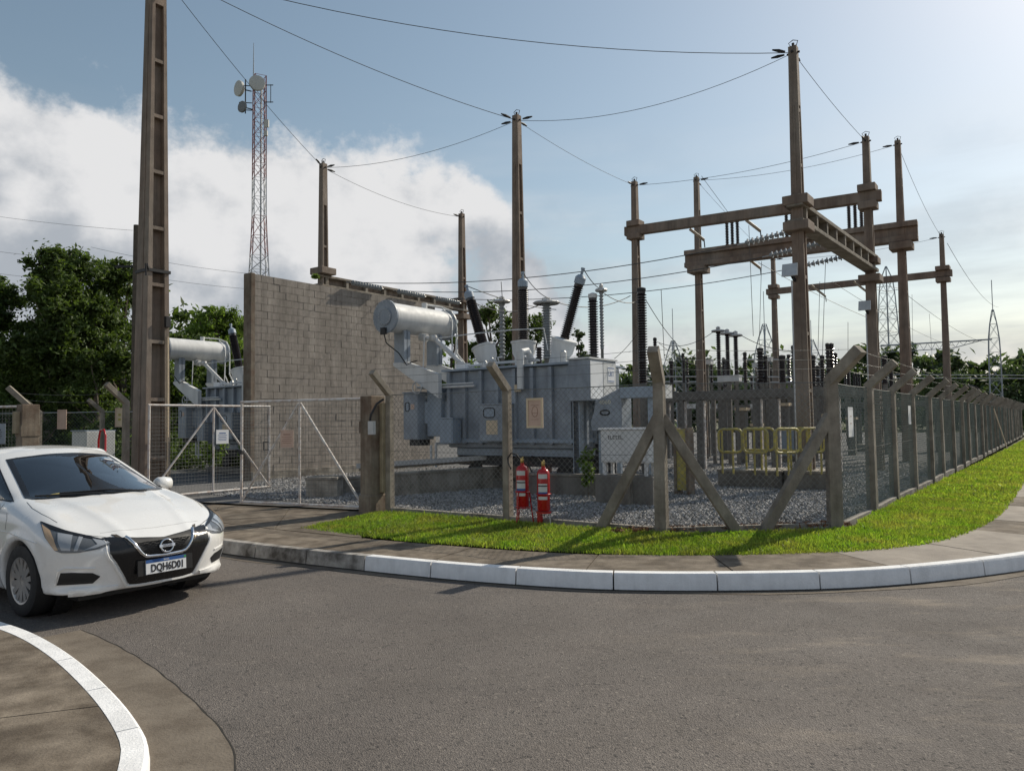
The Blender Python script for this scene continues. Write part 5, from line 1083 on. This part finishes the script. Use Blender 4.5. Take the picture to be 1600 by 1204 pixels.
MB().tube([(-.28,.05,.15),(.28,.05,.15)], .015, 5).build('axle', MT['red'], t)
q = at(112,690,24.6); t = thing('equipment_box', 'plain grey metal box with a sunlit side behind the left fence', 'box', (q.x,q.y,ZY-.03), ANG); MB().bb(0,1.0,0,.9,0,1.36).build('body', MT['grey_w'], t, bevel=.015); MB().bb(-.03,.98,-.03,.93,1.361,1.40).build('lid', MT['grey_d'], t)
# ================================================================== CAR
def surface_nets(f, lo, hi, h):
    xs, ys, zs = (np.arange(a, b+h, h) for a, b in zip(lo, hi)); X, Y, Z = np.meshgrid(xs, ys, zs, indexing='ij'); D = f(X, Y, Z); S = D < 0
    n = np.array(D.shape)-1; acc = np.zeros((*n,3)); cnt = np.zeros(n)
    offs = [(i,j,k) for i in (0,1) for j in (0,1) for k in (0,1)]
    sl = lambda o: tuple(slice(o[a], o[a]+n[a]) for a in range(3))
    for a in offs:
        for ax in range(3):
            if a[ax] == 1: continue
            b = list(a); b[ax] = 1; b = tuple(b); d0, d1 = D[sl(a)], D[sl(b)]; cr = (S[sl(a)] != S[sl(b)]); t = np.where(cr, d0/(d0-d1+1e-12), 0)
            for c in range(3): acc[...,c] += np.where(cr, a[c]+(t if c == ax else 0), 0)
            cnt += cr
    act = cnt > 0; idx = -np.ones(n, int); idx[act] = np.arange(act.sum()); ii = np.argwhere(act)
    V = (ii+acc[act]/cnt[act][:,None])*h+np.array(lo); Q = []
    for ax in range(3):
        a1, a2 = (ax+1) % 3, (ax+2) % 3; s0 = [slice(1,n[c]) for c in range(3)]; s0[ax] = slice(0,n[ax]); s1 = list(s0); s1[ax] = slice(1,n[ax]+1)
        cr = np.argwhere(S[tuple(s0)] != S[tuple(s1)]); base = cr.copy()
        for c in range(3):
            if c != ax: base[:,c] += 1
        def at_(d1, d2):
            q = base.copy(); q[:,a1] -= d1; q[:,a2] -= d2; return idx[q[:,0],q[:,1],q[:,2]]
        quad = np.stack([at_(1,1),at_(0,1),at_(0,0),at_(1,0)],1); flip = ~S[base[:,0],base[:,1],base[:,2]]; quad[flip] = quad[flip][:,::-1]; Q.append(quad)
    Q = np.concatenate(Q); return V, Q[(Q >= 0).all(1)]
def curve(pts, blur=.04, lo=-3, hi=3, n=3000):
    p = sorted(pts); g = np.linspace(lo, hi, n); v = np.interp(g, [a for a,_ in p], [b for _,b in p]); w = max(int(blur/((hi-lo)/n)),1); k = np.hanning(2*w+3); k /= k.sum()
    v = np.convolve(np.pad(v, w+1, mode='edge'), k, 'valid'); return lambda x: np.interp(x, g, v)
def smax(a, b, k): h = np.clip(.5+.5*(a-b)/k, 0, 1); return b*(1-h)+a*h+k*h*(1-h)
def smin(a, b, k): return -smax(-a, -b, k)
XF, XR, WR = 1.40, -1.22, .315
hoodz = curve([(2.4,.54),(2.28,.585),(2.18,.650),(2.05,.730),(1.8,.845),(1.5,.943),(1.2,1.0),(1.0,1.03),(.5,1.02),(0,1.0),(-1.0,1.03),(-1.6,1.11),(-2.1,1.10),(-2.3,1.04)], .10)
side = curve([(.10,.74),(.2,.815),(.3,.845),(.5,.868),(.66,.872),(.74,.862),(.80,.858),(.88,.842),(.97,.80),(1.06,.74),(1.2,.60)], .035)
frontp = curve([(.10,2.02),(.18,2.12),(.24,2.17),(.32,2.195),(.42,2.215),(.55,2.235),(.64,2.225),(.70,2.19),(.76,2.12),(.84,2.0),(1.0,1.8)], .04)
rearp = curve([(.1,-2.0),(.25,-2.15),(.5,-2.25),(.8,-2.24),(1.0,-2.2),(1.15,-2.12)], .06)
roofz = curve([(1.75,.80),(1.36,.975),(.32,1.368),(.12,1.432),(-.25,1.463),(-.65,1.452),(-1.05,1.392),(-1.75,1.12),(-2.0,1.02)], .09)
cabw = curve([(.8,.83),(.95,.80),(1.05,.765),(1.2,.695),(1.33,.62),(1.42,.56),(1.5,.5)], .03)
def car_sdf(X, Y, Z):
    y = np.abs(Y)
    # lower body
    bulge = .055*np.exp(-((y-.70)/.13)**2)*np.clip((2.1-X)/.5,0,1)*np.clip((X-.2)/.6,0,1)        # fender crowns
    crease = .018*np.exp(-((y-(.30+.16*np.clip((2.1-X)/1.0,0,1)))/.05)**2)*np.clip((X-1.0)/.2,0,1)    # bonnet creases
    top = Z-(hoodz(X)-.13*(y/.85)**2.4+bulge*.75+crease*.6)
    taper = .055*np.clip((X-1.45)/.6,0,1.4)**2+.05*np.clip((-1.5-X)/.7,0,1)**2
    dF, dR = np.hypot(X-XF, Z-WR), np.hypot(X-XR, Z-WR)
    lip = .014*np.exp(-((dF-.385)/.04)**2)+.014*np.exp(-((dR-.385)/.04)**2)
    waist = -.012*np.exp(-((Z-.50)/.10)**2)*np.clip((.95-X)/.2,0,1)*np.clip((X+.75)/.2,0,1)
    sd = y-(side(Z)-taper+lip+waist)
    fr = X-(frontp(Z)-.16*y**2-.48*y**4)
    # corner fins of the front bumper: lower lip runs out to a blade
    fr = fr-.045*np.exp(-((Z-.235)/.035)**2)*np.clip((y-.36)/.25,0,1)+.03*np.exp(-((Z-.325)/.05)**2)*np.clip((y-.50)/.15,0,1)
    re = rearp(Z)+.12*y**2+.2*y**4-X
    bo = .17+.055*np.clip((X-1.5)/.25,0,1)-Z
    low = smax(smax(top, sd, .05), smax(fr, re, .03), .05); low = smax(low, bo, .03)
    # cabin
    rt_ = Z-(roofz(X+np.where(X > 0, .42, -.30)*y**2)-.05*(y/.6)**2)
    cw = cabw(Z)-.11*np.clip((X-.25)/.9,0,1.2)**2-.12*np.clip((-.7-X)/1.0,0,1.2)**2
    cab = smax(rt_*.92, (y-cw)*.92, .055); cab = smax(cab, .7-Z, .02); cab = smax(cab, smax(X-1.5, -2.05-X, .05), .03)
    d = smin(low, cab, .035)
    arch = np.where(y > .50, np.minimum(dF, dR)-.350, .3)
    return np.maximum(d, -arch)
def build_car(loc, rz):
    t = thing('parked_car', 'white saloon car standing on the road with its nose to the gate', 'car', loc, rz)
    paint = mat('white_car_paint', (.78,.775,.76), .28, .015, 2, coat=.9, spec=.5); blk = mat('gloss_black_trim', (.012,.012,.013), .22, .05, 4, spec=.5); mblk = mat('matt_black_trim', (.018,.018,.019), .55, .1, 8)
    chrome = mat('chrome', (.72,.73,.75), .12, .02, 4, metal=1.0); silver = mat('silver_hubcap', (.42,.40,.38), .35, .06, 4, metal=.6); lens = mat('lamp_lens', (.30,.32,.345), .08, .1, 8, spec=.6, coat=1.0); lens_d = mat('lamp_inner_dark', (.10,.107,.115), .15, .1, 8, coat=1.0)
    amber = mat('indicator', (.48,.33,.20), .2, .05, 6, coat=.8); inn = mat('cabin_trim', (.06,.062,.066), .8, .15, 9); seat = mat('seat_cloth', (.10,.10,.105), .9, .15, 30); redl = mat('tail_lamp', (.30,.01,.012), .15, .05, 5, coat=1.0)
    glass = glass_mat('windscreen_glass', (.80,.87,.88), 2.6)
    V, Q = surface_nets(car_sdf, (-2.45,-1.0,.08), (2.42,1.0,1.56), .018)
    E_ = np.unique(np.sort(np.concatenate([Q[:,[0,1]],Q[:,[1,2]],Q[:,[2,3]],Q[:,[3,0]]]),1),axis=0); dg = np.bincount(E_.ravel(), minlength=len(V))[:,None]
    for lam in (.55,-.30,.55,-.30,.55,-.30,.55,-.30,.4):
        S_ = np.zeros_like(V)
        for c in range(3): S_[:,c] = np.bincount(E_[:,0],V[E_[:,1],c],len(V))+np.bincount(E_[:,1],V[E_[:,0],c],len(V))
        V = V+lam*(S_/dg-V)
    bvh = BVHTree.FromPolygons([tuple(v) for v in V], [tuple(q) for q in Q])
    def snap(p, o=0.):
        c, n, i, d = bvh.find_nearest(Vector(p)); return c+n*o
    def cast(p, d, o=0.):
        c, n, i, q = bvh.ray_cast(Vector(p)+d*.6, -d, 1.5)
        return snap(p, o) if c is None else c+n*o
    def patch(name, poly, m, parent, o=.004, rings=(1,.75,.5,.25), skirt=.012, sub=5, mirror=False, center=None, smooth=True, ray=None):
        snap_ = snap
        """polygon laid on the bodywork; poly = rough 3-D outline"""
        for s in ((1,-1) if mirror else (1,)):
            P = [Vector((p[0],p[1]*s,p[2])) for p in poly]; D = []
            if ray is not None:
                dv = Vector((ray[0], ray[1]*(s if mirror else 1), ray[2])).normalized(); snap_ = lambda p, o=0., dv=dv: cast(p, dv, o)
            for a, b in zip(P, P[1:]+P[:1]): D += [a.lerp(b,k/sub) for k in range(sub)]
            c = sum(D, Vector())/len(D) if center is None else Vector((center[0],center[1]*s,center[2])); c = snap_(c); n = len(D); VV, FF = [], []
            rr = list(rings)+([0] if rings[-1] != 0 and len(rings) > 2 else [])
            E_ = [snap_(p) for p in D]
            ed = [bvh.find_nearest(p) for p in E_]; VV += [q[0]-q[1]*skirt for q in ed]; rows = 1
            for f in rings: VV += [snap_(c.lerp(e, f), o) for e in E_]; rows += 1
            for r in range(rows-1): FF += [(r*n+k, r*n+(k+1) % n, (r+1)*n+(k+1) % n, (r+1)*n+k) for k in range(n)]
            if 0 in rr and len(rings) > 2: VV.append(snap_(c, o)); FF += [((rows-1)*n+k, (rows-1)*n+(k+1) % n, len(VV)-1) for k in range(n)]
            ob = MB().add(VV, FF).build(name, m, parent, smooth=50 if smooth else None)
        return ob
    def line(name, pts, m, parent, r=.0045, o=-.001, sub=6, mirror=True):
        for s in ((1,-1) if mirror else (1,)):
            P = [Vector((p[0],p[1]*s,p[2])) for p in pts]; D = []
            for a, b in zip(P[:-1], P[1:]): D += [a.lerp(b,k/sub) for k in range(sub)]
            D.append(P[-1]); MB().tube([snap(p,o) for p in D], r, 5).build(name, m, parent, smooth=60)
    # --- glass outlines
    WS = [(1.31,0,1.0),(1.25,.33,1.0),(1.08,.63,.985),(1.0,.665,1.0),(.63,.60,1.17),(.20,.525,1.36),(.26,.30,1.385),(.28,0,1.39)]
    ws = WS+[(x,-y,z) for x,y,z in WS[::-1] if y > 0]
    fsw = [(.97,.735,.960),(.30,.78,.975),(-.22,.79,.995),(-.24,.62,1.345),(.04,.60,1.352),(.28,.615,1.295)]
    rsw = [(-.32,.79,1.0),(-.95,.77,1.03),(-1.25,.70,1.10),(-1.05,.62,1.27),(-.70,.60,1.33),(-.32,.62,1.345)]
    RG = [(-1.10,0,1.375),(-1.12,.45,1.35),(-1.68,.58,1.13),(-1.72,0,1.125)]; rg = RG+[(x,-y,z) for x,y,z in RG[::-1] if y > 0]
    def inside(px, py, poly):
        r = np.zeros(px.shape, bool); n = len(poly)
        for k in range(n):
            (x0,y0),(x1,y1) = poly[k], poly[(k+1) % n]; c = ((y0 > py) != (y1 > py)) & (px < (x1-x0)*(py-y0)/(y1-y0+1e-12)+x0); r ^= c
        return r
    def shrink(poly, e):
        c = np.mean(poly, 0); return [tuple(c+(np.array(p)-c)*(1-e/np.linalg.norm(np.array(p)-c))) for p in poly]
    C = V[Q].mean(1); Nf = np.cross(V[Q[:,2]]-V[Q[:,0]], V[Q[:,3]]-V[Q[:,1]]); Nf /= np.linalg.norm(Nf,axis=1)[:,None]+1e-12
    hole = lambda C: (inside(C[:,1],C[:,2],shrink([(p[1],p[2]) for p in ws],.035)) & (C[:,0] > .2)) | (inside(C[:,0],C[:,2],shrink([(p[0],p[2]) for p in fsw],.03)) & (np.abs(C[:,1]) > .5)) | (inside(C[:,0],C[:,2],shrink([(p[0],p[2]) for p in rsw],.03)) & (np.abs(C[:,1]) > .5)) | (inside(C[:,1],C[:,2],shrink([(p[1],p[2]) for p in rg],.035)) & (C[:,0] < -1.0))
    keep = ~hole(C)
    body = np_mesh('body', V, Q[keep], paint, t, True)
    # cabin lining: the same skin a little further in
    V2, Q2 = surface_nets(lambda X,Y,Z: car_sdf(X,Y,Z)+.045, (-1.9,-.95,.3), (1.3,.95,1.5), .04); C2_ = V2[Q2].mean(1); k2_ = ~hole(C2_) & (C2_[:,2] > .55)
    np_mesh('cabin_lining', V2, Q2[k2_], inn, t, True)
    # --- panes with their black borders
    def pane(name, poly, mirror=False, ctr=None):
        g = None
        for s in ((1,-1) if mirror else (1,)):
            pp = [(x,y*s,z) for x,y,z in poly]; g = patch(name, pp, glass, t, .003, (.93,.7,.45,.2), .0, 5); patch('black_border', pp, blk, g, .0035, (1,.965,.925), .004, 5)
        return g
    pane('windscreen', ws); pane('side_window', fsw, True); pane('side_window', rsw, True); pane('rear_window', rg)
    patch('pillar_trim', [(-.225,.79,.99),(-.315,.79,.995),(-.315,.62,1.345),(-.245,.62,1.345)], mblk, t, .003, mirror=True)
    # windscreen furniture
    b = MB(); b.tube([snap((1.27,.35,.99),.02),snap((1.24,.0,1.02),.02),snap((1.13,-.42,1.02),.02)], .009, 5); b.build('wiper', mblk, t)
    b = MB(); b.tube([snap((1.29,-.10,.995),.02),snap((1.15,-.45,1.0),.02),snap((1.05,-.60,1.01),.02)], .009, 5); b.build('wiper', mblk, t)
    patch('sticker', [(1.10,-.52,1.025),(1.13,-.40,1.025),(1.10,-.40,1.045),(1.07,-.52,1.045)], MT['yellow'], t, .006, sub=2)
    patch('sticker', [(.40,.38,1.335),(.40,.47,1.335),(.38,.47,1.35),(.38,.38,1.35)], MT['white'], t, .006, sub=2); patch('sticker', [(.46,.46,1.30),(.46,.53,1.30),(.44,.53,1.315),(.44,.46,1.315)], MT['white'], t, .006, sub=2)
    # --- face
    grl = [(2.20,0,.648),(2.17,.20,.648),(2.13,.295,.647),(2.20,.25,.58),(2.22,.175,.512),(2.23,0,.502)]; gp = grl+[(x,-y,z) for x,y,z in grl[::-1] if y > 0]
    blkface = [(2.20,0,.655),(2.13,.30,.655),(2.06,.42,.658),(2.03,.48,.628),(2.07,.45,.585),(2.12,.405,.50),(2.15,.345,.37),(2.16,.295,.275),(2.18,.20,.262),(2.19,0,.262)]; bp_ = blkface+[(x,-y,z) for x,y,z in blkface[::-1] if y > 0]
    mask = patch('front_mask', bp_, blk, t, .009, (1,.9,.8,.7,.6,.5,.4,.3,.2,.1), .01, 9)
    patch('grille', gp, mblk, t, .016, (1,.85,.7,.55,.4,.25,.1), .01, 6)
    hx = MB()
    for r in range(8):
        z = .520+r*.0175
        for c in range(-9,10):
            y = c*.036+(.018 if r % 2 else 0)
            if abs(y) < .165+(z-.51)*.80-.02: p = snap((2.25,y,z),.019); hx.beam(p+Vector((0,-.014,0)), p+Vector((0,.014,0)), .006, .005)
    hx.build('grille_bars', blk, t)
    ch = [(2.12,.312,.652),(2.17,.285,.61),(2.20,.225,.545),(2.21,.190,.513),(2.23,.155,.502),(2.235,0,.495)]; cl = ch+[(x,-y,z) for x,y,z in ch[::-1] if y > 0]
    D = []
    for a, b_ in zip(cl[:-1], cl[1:]): D += [Vector(a).lerp(Vector(b_),k/5) for k in range(5)]
    D.append(Vector(cl[-1])); ch_ = MB(); ch_.tube([snap(p,.012) for p in D], .017, 8); ch_.build('chrome_surround', chrome, t, smooth=60)
    patch('mask_accent', [(2.05,.40,.700),(2.07,.362,.700),(2.16,.30,.60),(2.17,.26,.545),(2.14,.33,.60)], mat('bronze_trim',(.20,.16,.12),.25,.05,5,metal=.7), t, .008, mirror=True, sub=3)
    line('lower_rim', [(2.05,.475,.592),(2.11,.43,.50),(2.14,.368,.37),(2.15,.315,.264),(2.17,.20,.246),(2.18,0,.244)], paint, t, .016, .002)
    lo = patch('lower_grille', [(2.16,-.34,.36),(2.16,.34,.36),(2.17,.31,.285),(2.18,0,.278),(2.17,-.31,.285)], mblk, t, .009, sub=4)
    # headlamps
    HL = [(1.63,.805,.835),(1.76,.765,.792),(1.90,.68,.748),(2.00,.555,.700),(2.07,.42,.658),(2.085,.40,.640),(2.05,.49,.605),(1.97,.63,.585),(1.90,.73,.590),(1.86,.765,.610),(1.76,.805,.715)]
    for s in (1,-1):
        h = patch('headlamp', [(x,y*s,z) for x,y,z in HL], lens_d, t, .008, (1,.85,.7,.55,.4,.25,.1), .01, 7, ray=(.86,.51*s,.05))
        def sp(name, poly, m, o): patch(name, [(x,y*s,z) for x,y,z in poly], m, h, o+.003, (1,.75,.5,.25), .002, 4, ray=(.86,.51*s,.05))
        sp('indicator', [(1.67,.805,.812),(1.77,.775,.765),(1.835,.77,.70),(1.885,.75,.612),(1.86,.765,.612),(1.77,.805,.715)], amber, .009)
        sp('reflector', [(1.83,.74,.745),(1.92,.66,.722),(1.94,.675,.605),(1.90,.73,.61),(1.87,.75,.68)], lens, .009)
        sp('light_bar', [(1.955,.625,.708),(1.975,.60,.70),(1.975,.635,.602),(1.955,.655,.602)], lens, .010); sp('light_bar', [(2.01,.545,.690),(2.065,.435,.655),(2.075,.42,.642),(2.04,.52,.612),(1.99,.60,.602),(2.02,.545,.622),(2.055,.455,.648)], lens, .010)
        sp('lamp_brow', [(1.64,.803,.835),(1.76,.765,.794),(1.91,.67,.746),(2.065,.43,.662),(2.06,.44,.653),(1.91,.685,.732),(1.77,.778,.775)], blk, .0105)
    # fog pockets and creases
    patch('bumper_vent', [(1.93,.755,.425),(1.98,.69,.425),(2.07,.56,.410),(2.10,.51,.375),(2.07,.56,.318),(1.90,.775,.318)], mblk, t, .006, mirror=True, sub=6, ray=(.86,.51,.0))
    line('vent_fold', [(1.89,.79,.31),(1.92,.765,.44),(1.96,.72,.47),(2.08,.545,.455)], paint, t, .010, .0)
    patch('bumper_blade', [(1.98,.71,.285),(2.11,.55,.285),(2.17,.39,.275),(2.16,.40,.240),(2.10,.56,.235),(1.97,.71,.24)], paint, t, .016, mirror=True, sub=4)
    line('panel_gap', [(1.62,.80,.842),(1.75,.76,.80),(1.91,.67,.756),(2.07,.42,.664),(2.14,.30,.660),(2.21,0,.661)], mblk, t, .0035)
    line('panel_gap', [(2.0,.47,.74),(2.05,.30,.757),(2.08,0,.765)], mat('seam_grey',(.30,.30,.29),.7), t, .0025)
    line('panel_gap', [(1.12,.70,.985),(1.30,.735,.95),(1.50,.735,.90),(1.72,.70,.84)], mblk, t, .003)
    line('panel_gap', [(1.06,.86,.90),(1.10,.865,.84),(1.10,.865,.74)], mblk, t, .003)
    line('panel_gap', [(.86,.80,.97),(.90,.86,.80),(.90,.865,.5),(.86,.85,.26)], mblk, t, .0035); line('panel_gap', [(-.28,.80,.99),(-.28,.86,.8),(-.26,.86,.5),(-.26,.85,.26)], mblk, t, .0035); line('panel_gap', [(-1.2,.76,1.05),(-1.05,.86,.8),(-.95,.86,.6),(-.86,.86,.4)], mblk, t, .0035)
    line('side_crease', [(1.72,.86,.665),(1.2,.87,.72),(.3,.87,.735),(-1,.87,.80),(-2.0,.84,.86)], paint, t, .006, .0)
    for s in (1,-1):
        for x in (-.12,-1.0): b = MB(); b.beam((x-.09,s*.885,.86),(x+.09,s*.885,.855),.02,.028); b.build('door_handle', paint, t, bevel=.006)
        # mirrors
        b = MB(); b.lathe([(.03,-.10),(.09,-.08),(.105,.0),(.10,.06),(.07,.09)], 16, Matrix.Translation((.60,s*.92,1.01)) @ Matrix.Rotation(s*math.pi/2,4,'X') @ Matrix.Diagonal((.75,.72,1,1))); b.build('mirror_housing', paint, t, smooth=60)
        b = MB(); b.beam((.66,s*.78,.965),(.62,s*.87,.985),.07,.03); b.build('mirror_arm', mblk, t)
        patch('tail_lamp', [(-2.0,s*.80,.98),(-2.2,s*.45,.97),(-2.22,s*.45,.86),(-2.05,s*.80,.86)], redl, t, .005)
    MB().bb(-2.0,1.95,-.62,.62,.16,.24).build('underbody', mblk, t)
    for x in (XF,XR):
        for s in (1,-1): MB().lathe([(.36,0),(.36,.16),(.30,.17)], 28, Matrix.Translation((x,s*.70,WR)) @ Matrix.Rotation(s*math.pi/2,4,'X'), False).build('wheel_arch_liner', mblk, t)
    # emblem
    pc = snap((2.3,0,.578),.026); Me = frame(pc, (0,1,0), (1,0,.20)); em = MB(); em.tube([Me @ Vector((.060*math.cos(k/28*6.283),.056*math.sin(k/28*6.283),0)) for k in range(29)], .0085, 7); em = em.build('emblem', chrome, t, smooth=60)
    MB().box(Me @ Vector((0,0,.004)), (.150,.027,.010), (Me.to_3x3())).build('emblem_bar', chrome, em, bevel=.003)
    text('emblem_text', 'NISSAN', .027, MT['print_'], em, Me @ Matrix.Translation((0,0,.0105)), .001)
    # number plate
    pc = snap((2.3,0,.395),.036); Mp = frame(pc, (0,1,0), (1,0,.06)); np_ = MB(); np_.box(pc, (.385,.125,.006), Mp.to_3x3()); np_ = np_.build('number_plate', MT['white'], t, bevel=.003)
    MB().box(pc-Mp.to_3x3() @ Vector((0,0,.014)), (.52,.135,.02), Mp.to_3x3()).build('plate_holder', mblk, t)
    MB().box(Mp @ Vector((0,.05,.0035)), (.383,.028,.002), Mp.to_3x3()).build('plate_band', MT['print_b'], np_)
    MB().box(Mp @ Vector((.18,.05,.0045)), (.022,.018,.002), Mp.to_3x3()).build('plate_flag', mat('flag_green',(.06,.30,.10),.5), np_)
    text('plate_country', 'BRASIL', .018, MT['white'], np_, Mp @ Matrix.Translation((0,.05,.0052)), .001)
    text('plate_number', 'DQH6D01', .092, MT['print_'], np_, Mp @ Matrix.Translation((.012,-.015,.0045)), .002, sx=.76, bold=.0028)
    # wheels
    tyre = MB().lathe([(.205,-.10),(.27,-.108),(.305,-.095),(.316,-.05),(.316,.05),(.305,.095),(.27,.108),(.205,.10)], 36, None, False).mesh('tyre', MT['rubber'], 40)
    cap = MB(); cap.lathe([(.0,.075),(.05,.082),(.06,.070)], 20, None, False); cap.lathe([(.178,.075),(.192,.095),(.210,.100),(.214,.085)], 36, None, False)
    for k in range(7):
        a = k/7*6.283
        for da in (-.16,.16):
            d0 = Vector((math.cos(a+da*.6),math.sin(a+da*.6),0)); d1 = Vector((math.cos(a+da*1.35),math.sin(a+da*1.35),0)); cap.beam(d0*.045+UP*.078, d1*.19+UP*.088, .046, .012)
    cap = cap.mesh('hubcap', silver, 40); disc = MB().lathe([(.0,.03),(.20,.045),(.205,.02)], 24, None, False).mesh('wheel_disc', mblk)
    for x in (XF,XR):
        for s in (1,-1):
            w = bpy.data.objects.new('wheel', tyre); col.objects.link(w); w.parent = t; w.location = (x,s*.755,WR); w.rotation_euler = (-s*math.pi/2,0,0); w.name = 'wheel'
            for nm, me in (('hubcap',cap),('wheel_disc',disc)): o = bpy.data.objects.new(nm, me); col.objects.link(o); o.parent = w
    # cabin
    b = MB(); b.hexa([(1.22,-.60,.70),(1.22,.60,.70),(.62,.66,.70),(.62,-.66,.70),(1.14,-.56,.955),(1.14,.56,.955),(.66,.64,.955),(.66,-.64,.955)]); b.build('dashboard', inn, t, bevel=.04)
    Ms = Matrix.Translation((.50,.36,.93)) @ Matrix.Rotation(R_(-68),4,'Y'); b = MB(); b.tube([Ms @ Vector((.18*math.cos(k/24*6.283),.18*math.sin(k/24*6.283),0)) for k in range(25)], .016, 7); b.box(Ms @ Vector((0,0,-.02)),(.30,.07,.03),Ms.to_3x3()); b.build('steering_wheel', inn, t, smooth=60)
    for x, ys in ((-.05,(.36,-.36)),(-.95,(.36,-.36))):
        for y in ys:
            b = MB(); b.box((x+.1,y,.50),(.52,.48,.16)); b.box((x-.22,y,.82),(.14,.47,.60),Matrix.Rotation(R_(-14),3,'Y')); b.build('seat', seat, t, bevel=.05)
            b = MB(); b.box((x-.31,y,1.20),(.09,.25,.17),Matrix.Rotation(R_(-10),3,'Y')); b.build('headrest', seat, t, bevel=.04)
    b = MB(); b.box((.46,0,1.27),(.04,.22,.07)); b.build('rear_view_mirror', mblk, t, bevel=.015)
    MB().bb(-1.7,1.1,-.7,.7,.25,.30).build('cabin_floor', inn, t)
    return t
CA = R_(-35); hd = Vector((math.cos(CA), math.sin(CA), 0)); nose = Vector((-3.16,6.92,0))
build_car(nose-hd*2.24, CA)
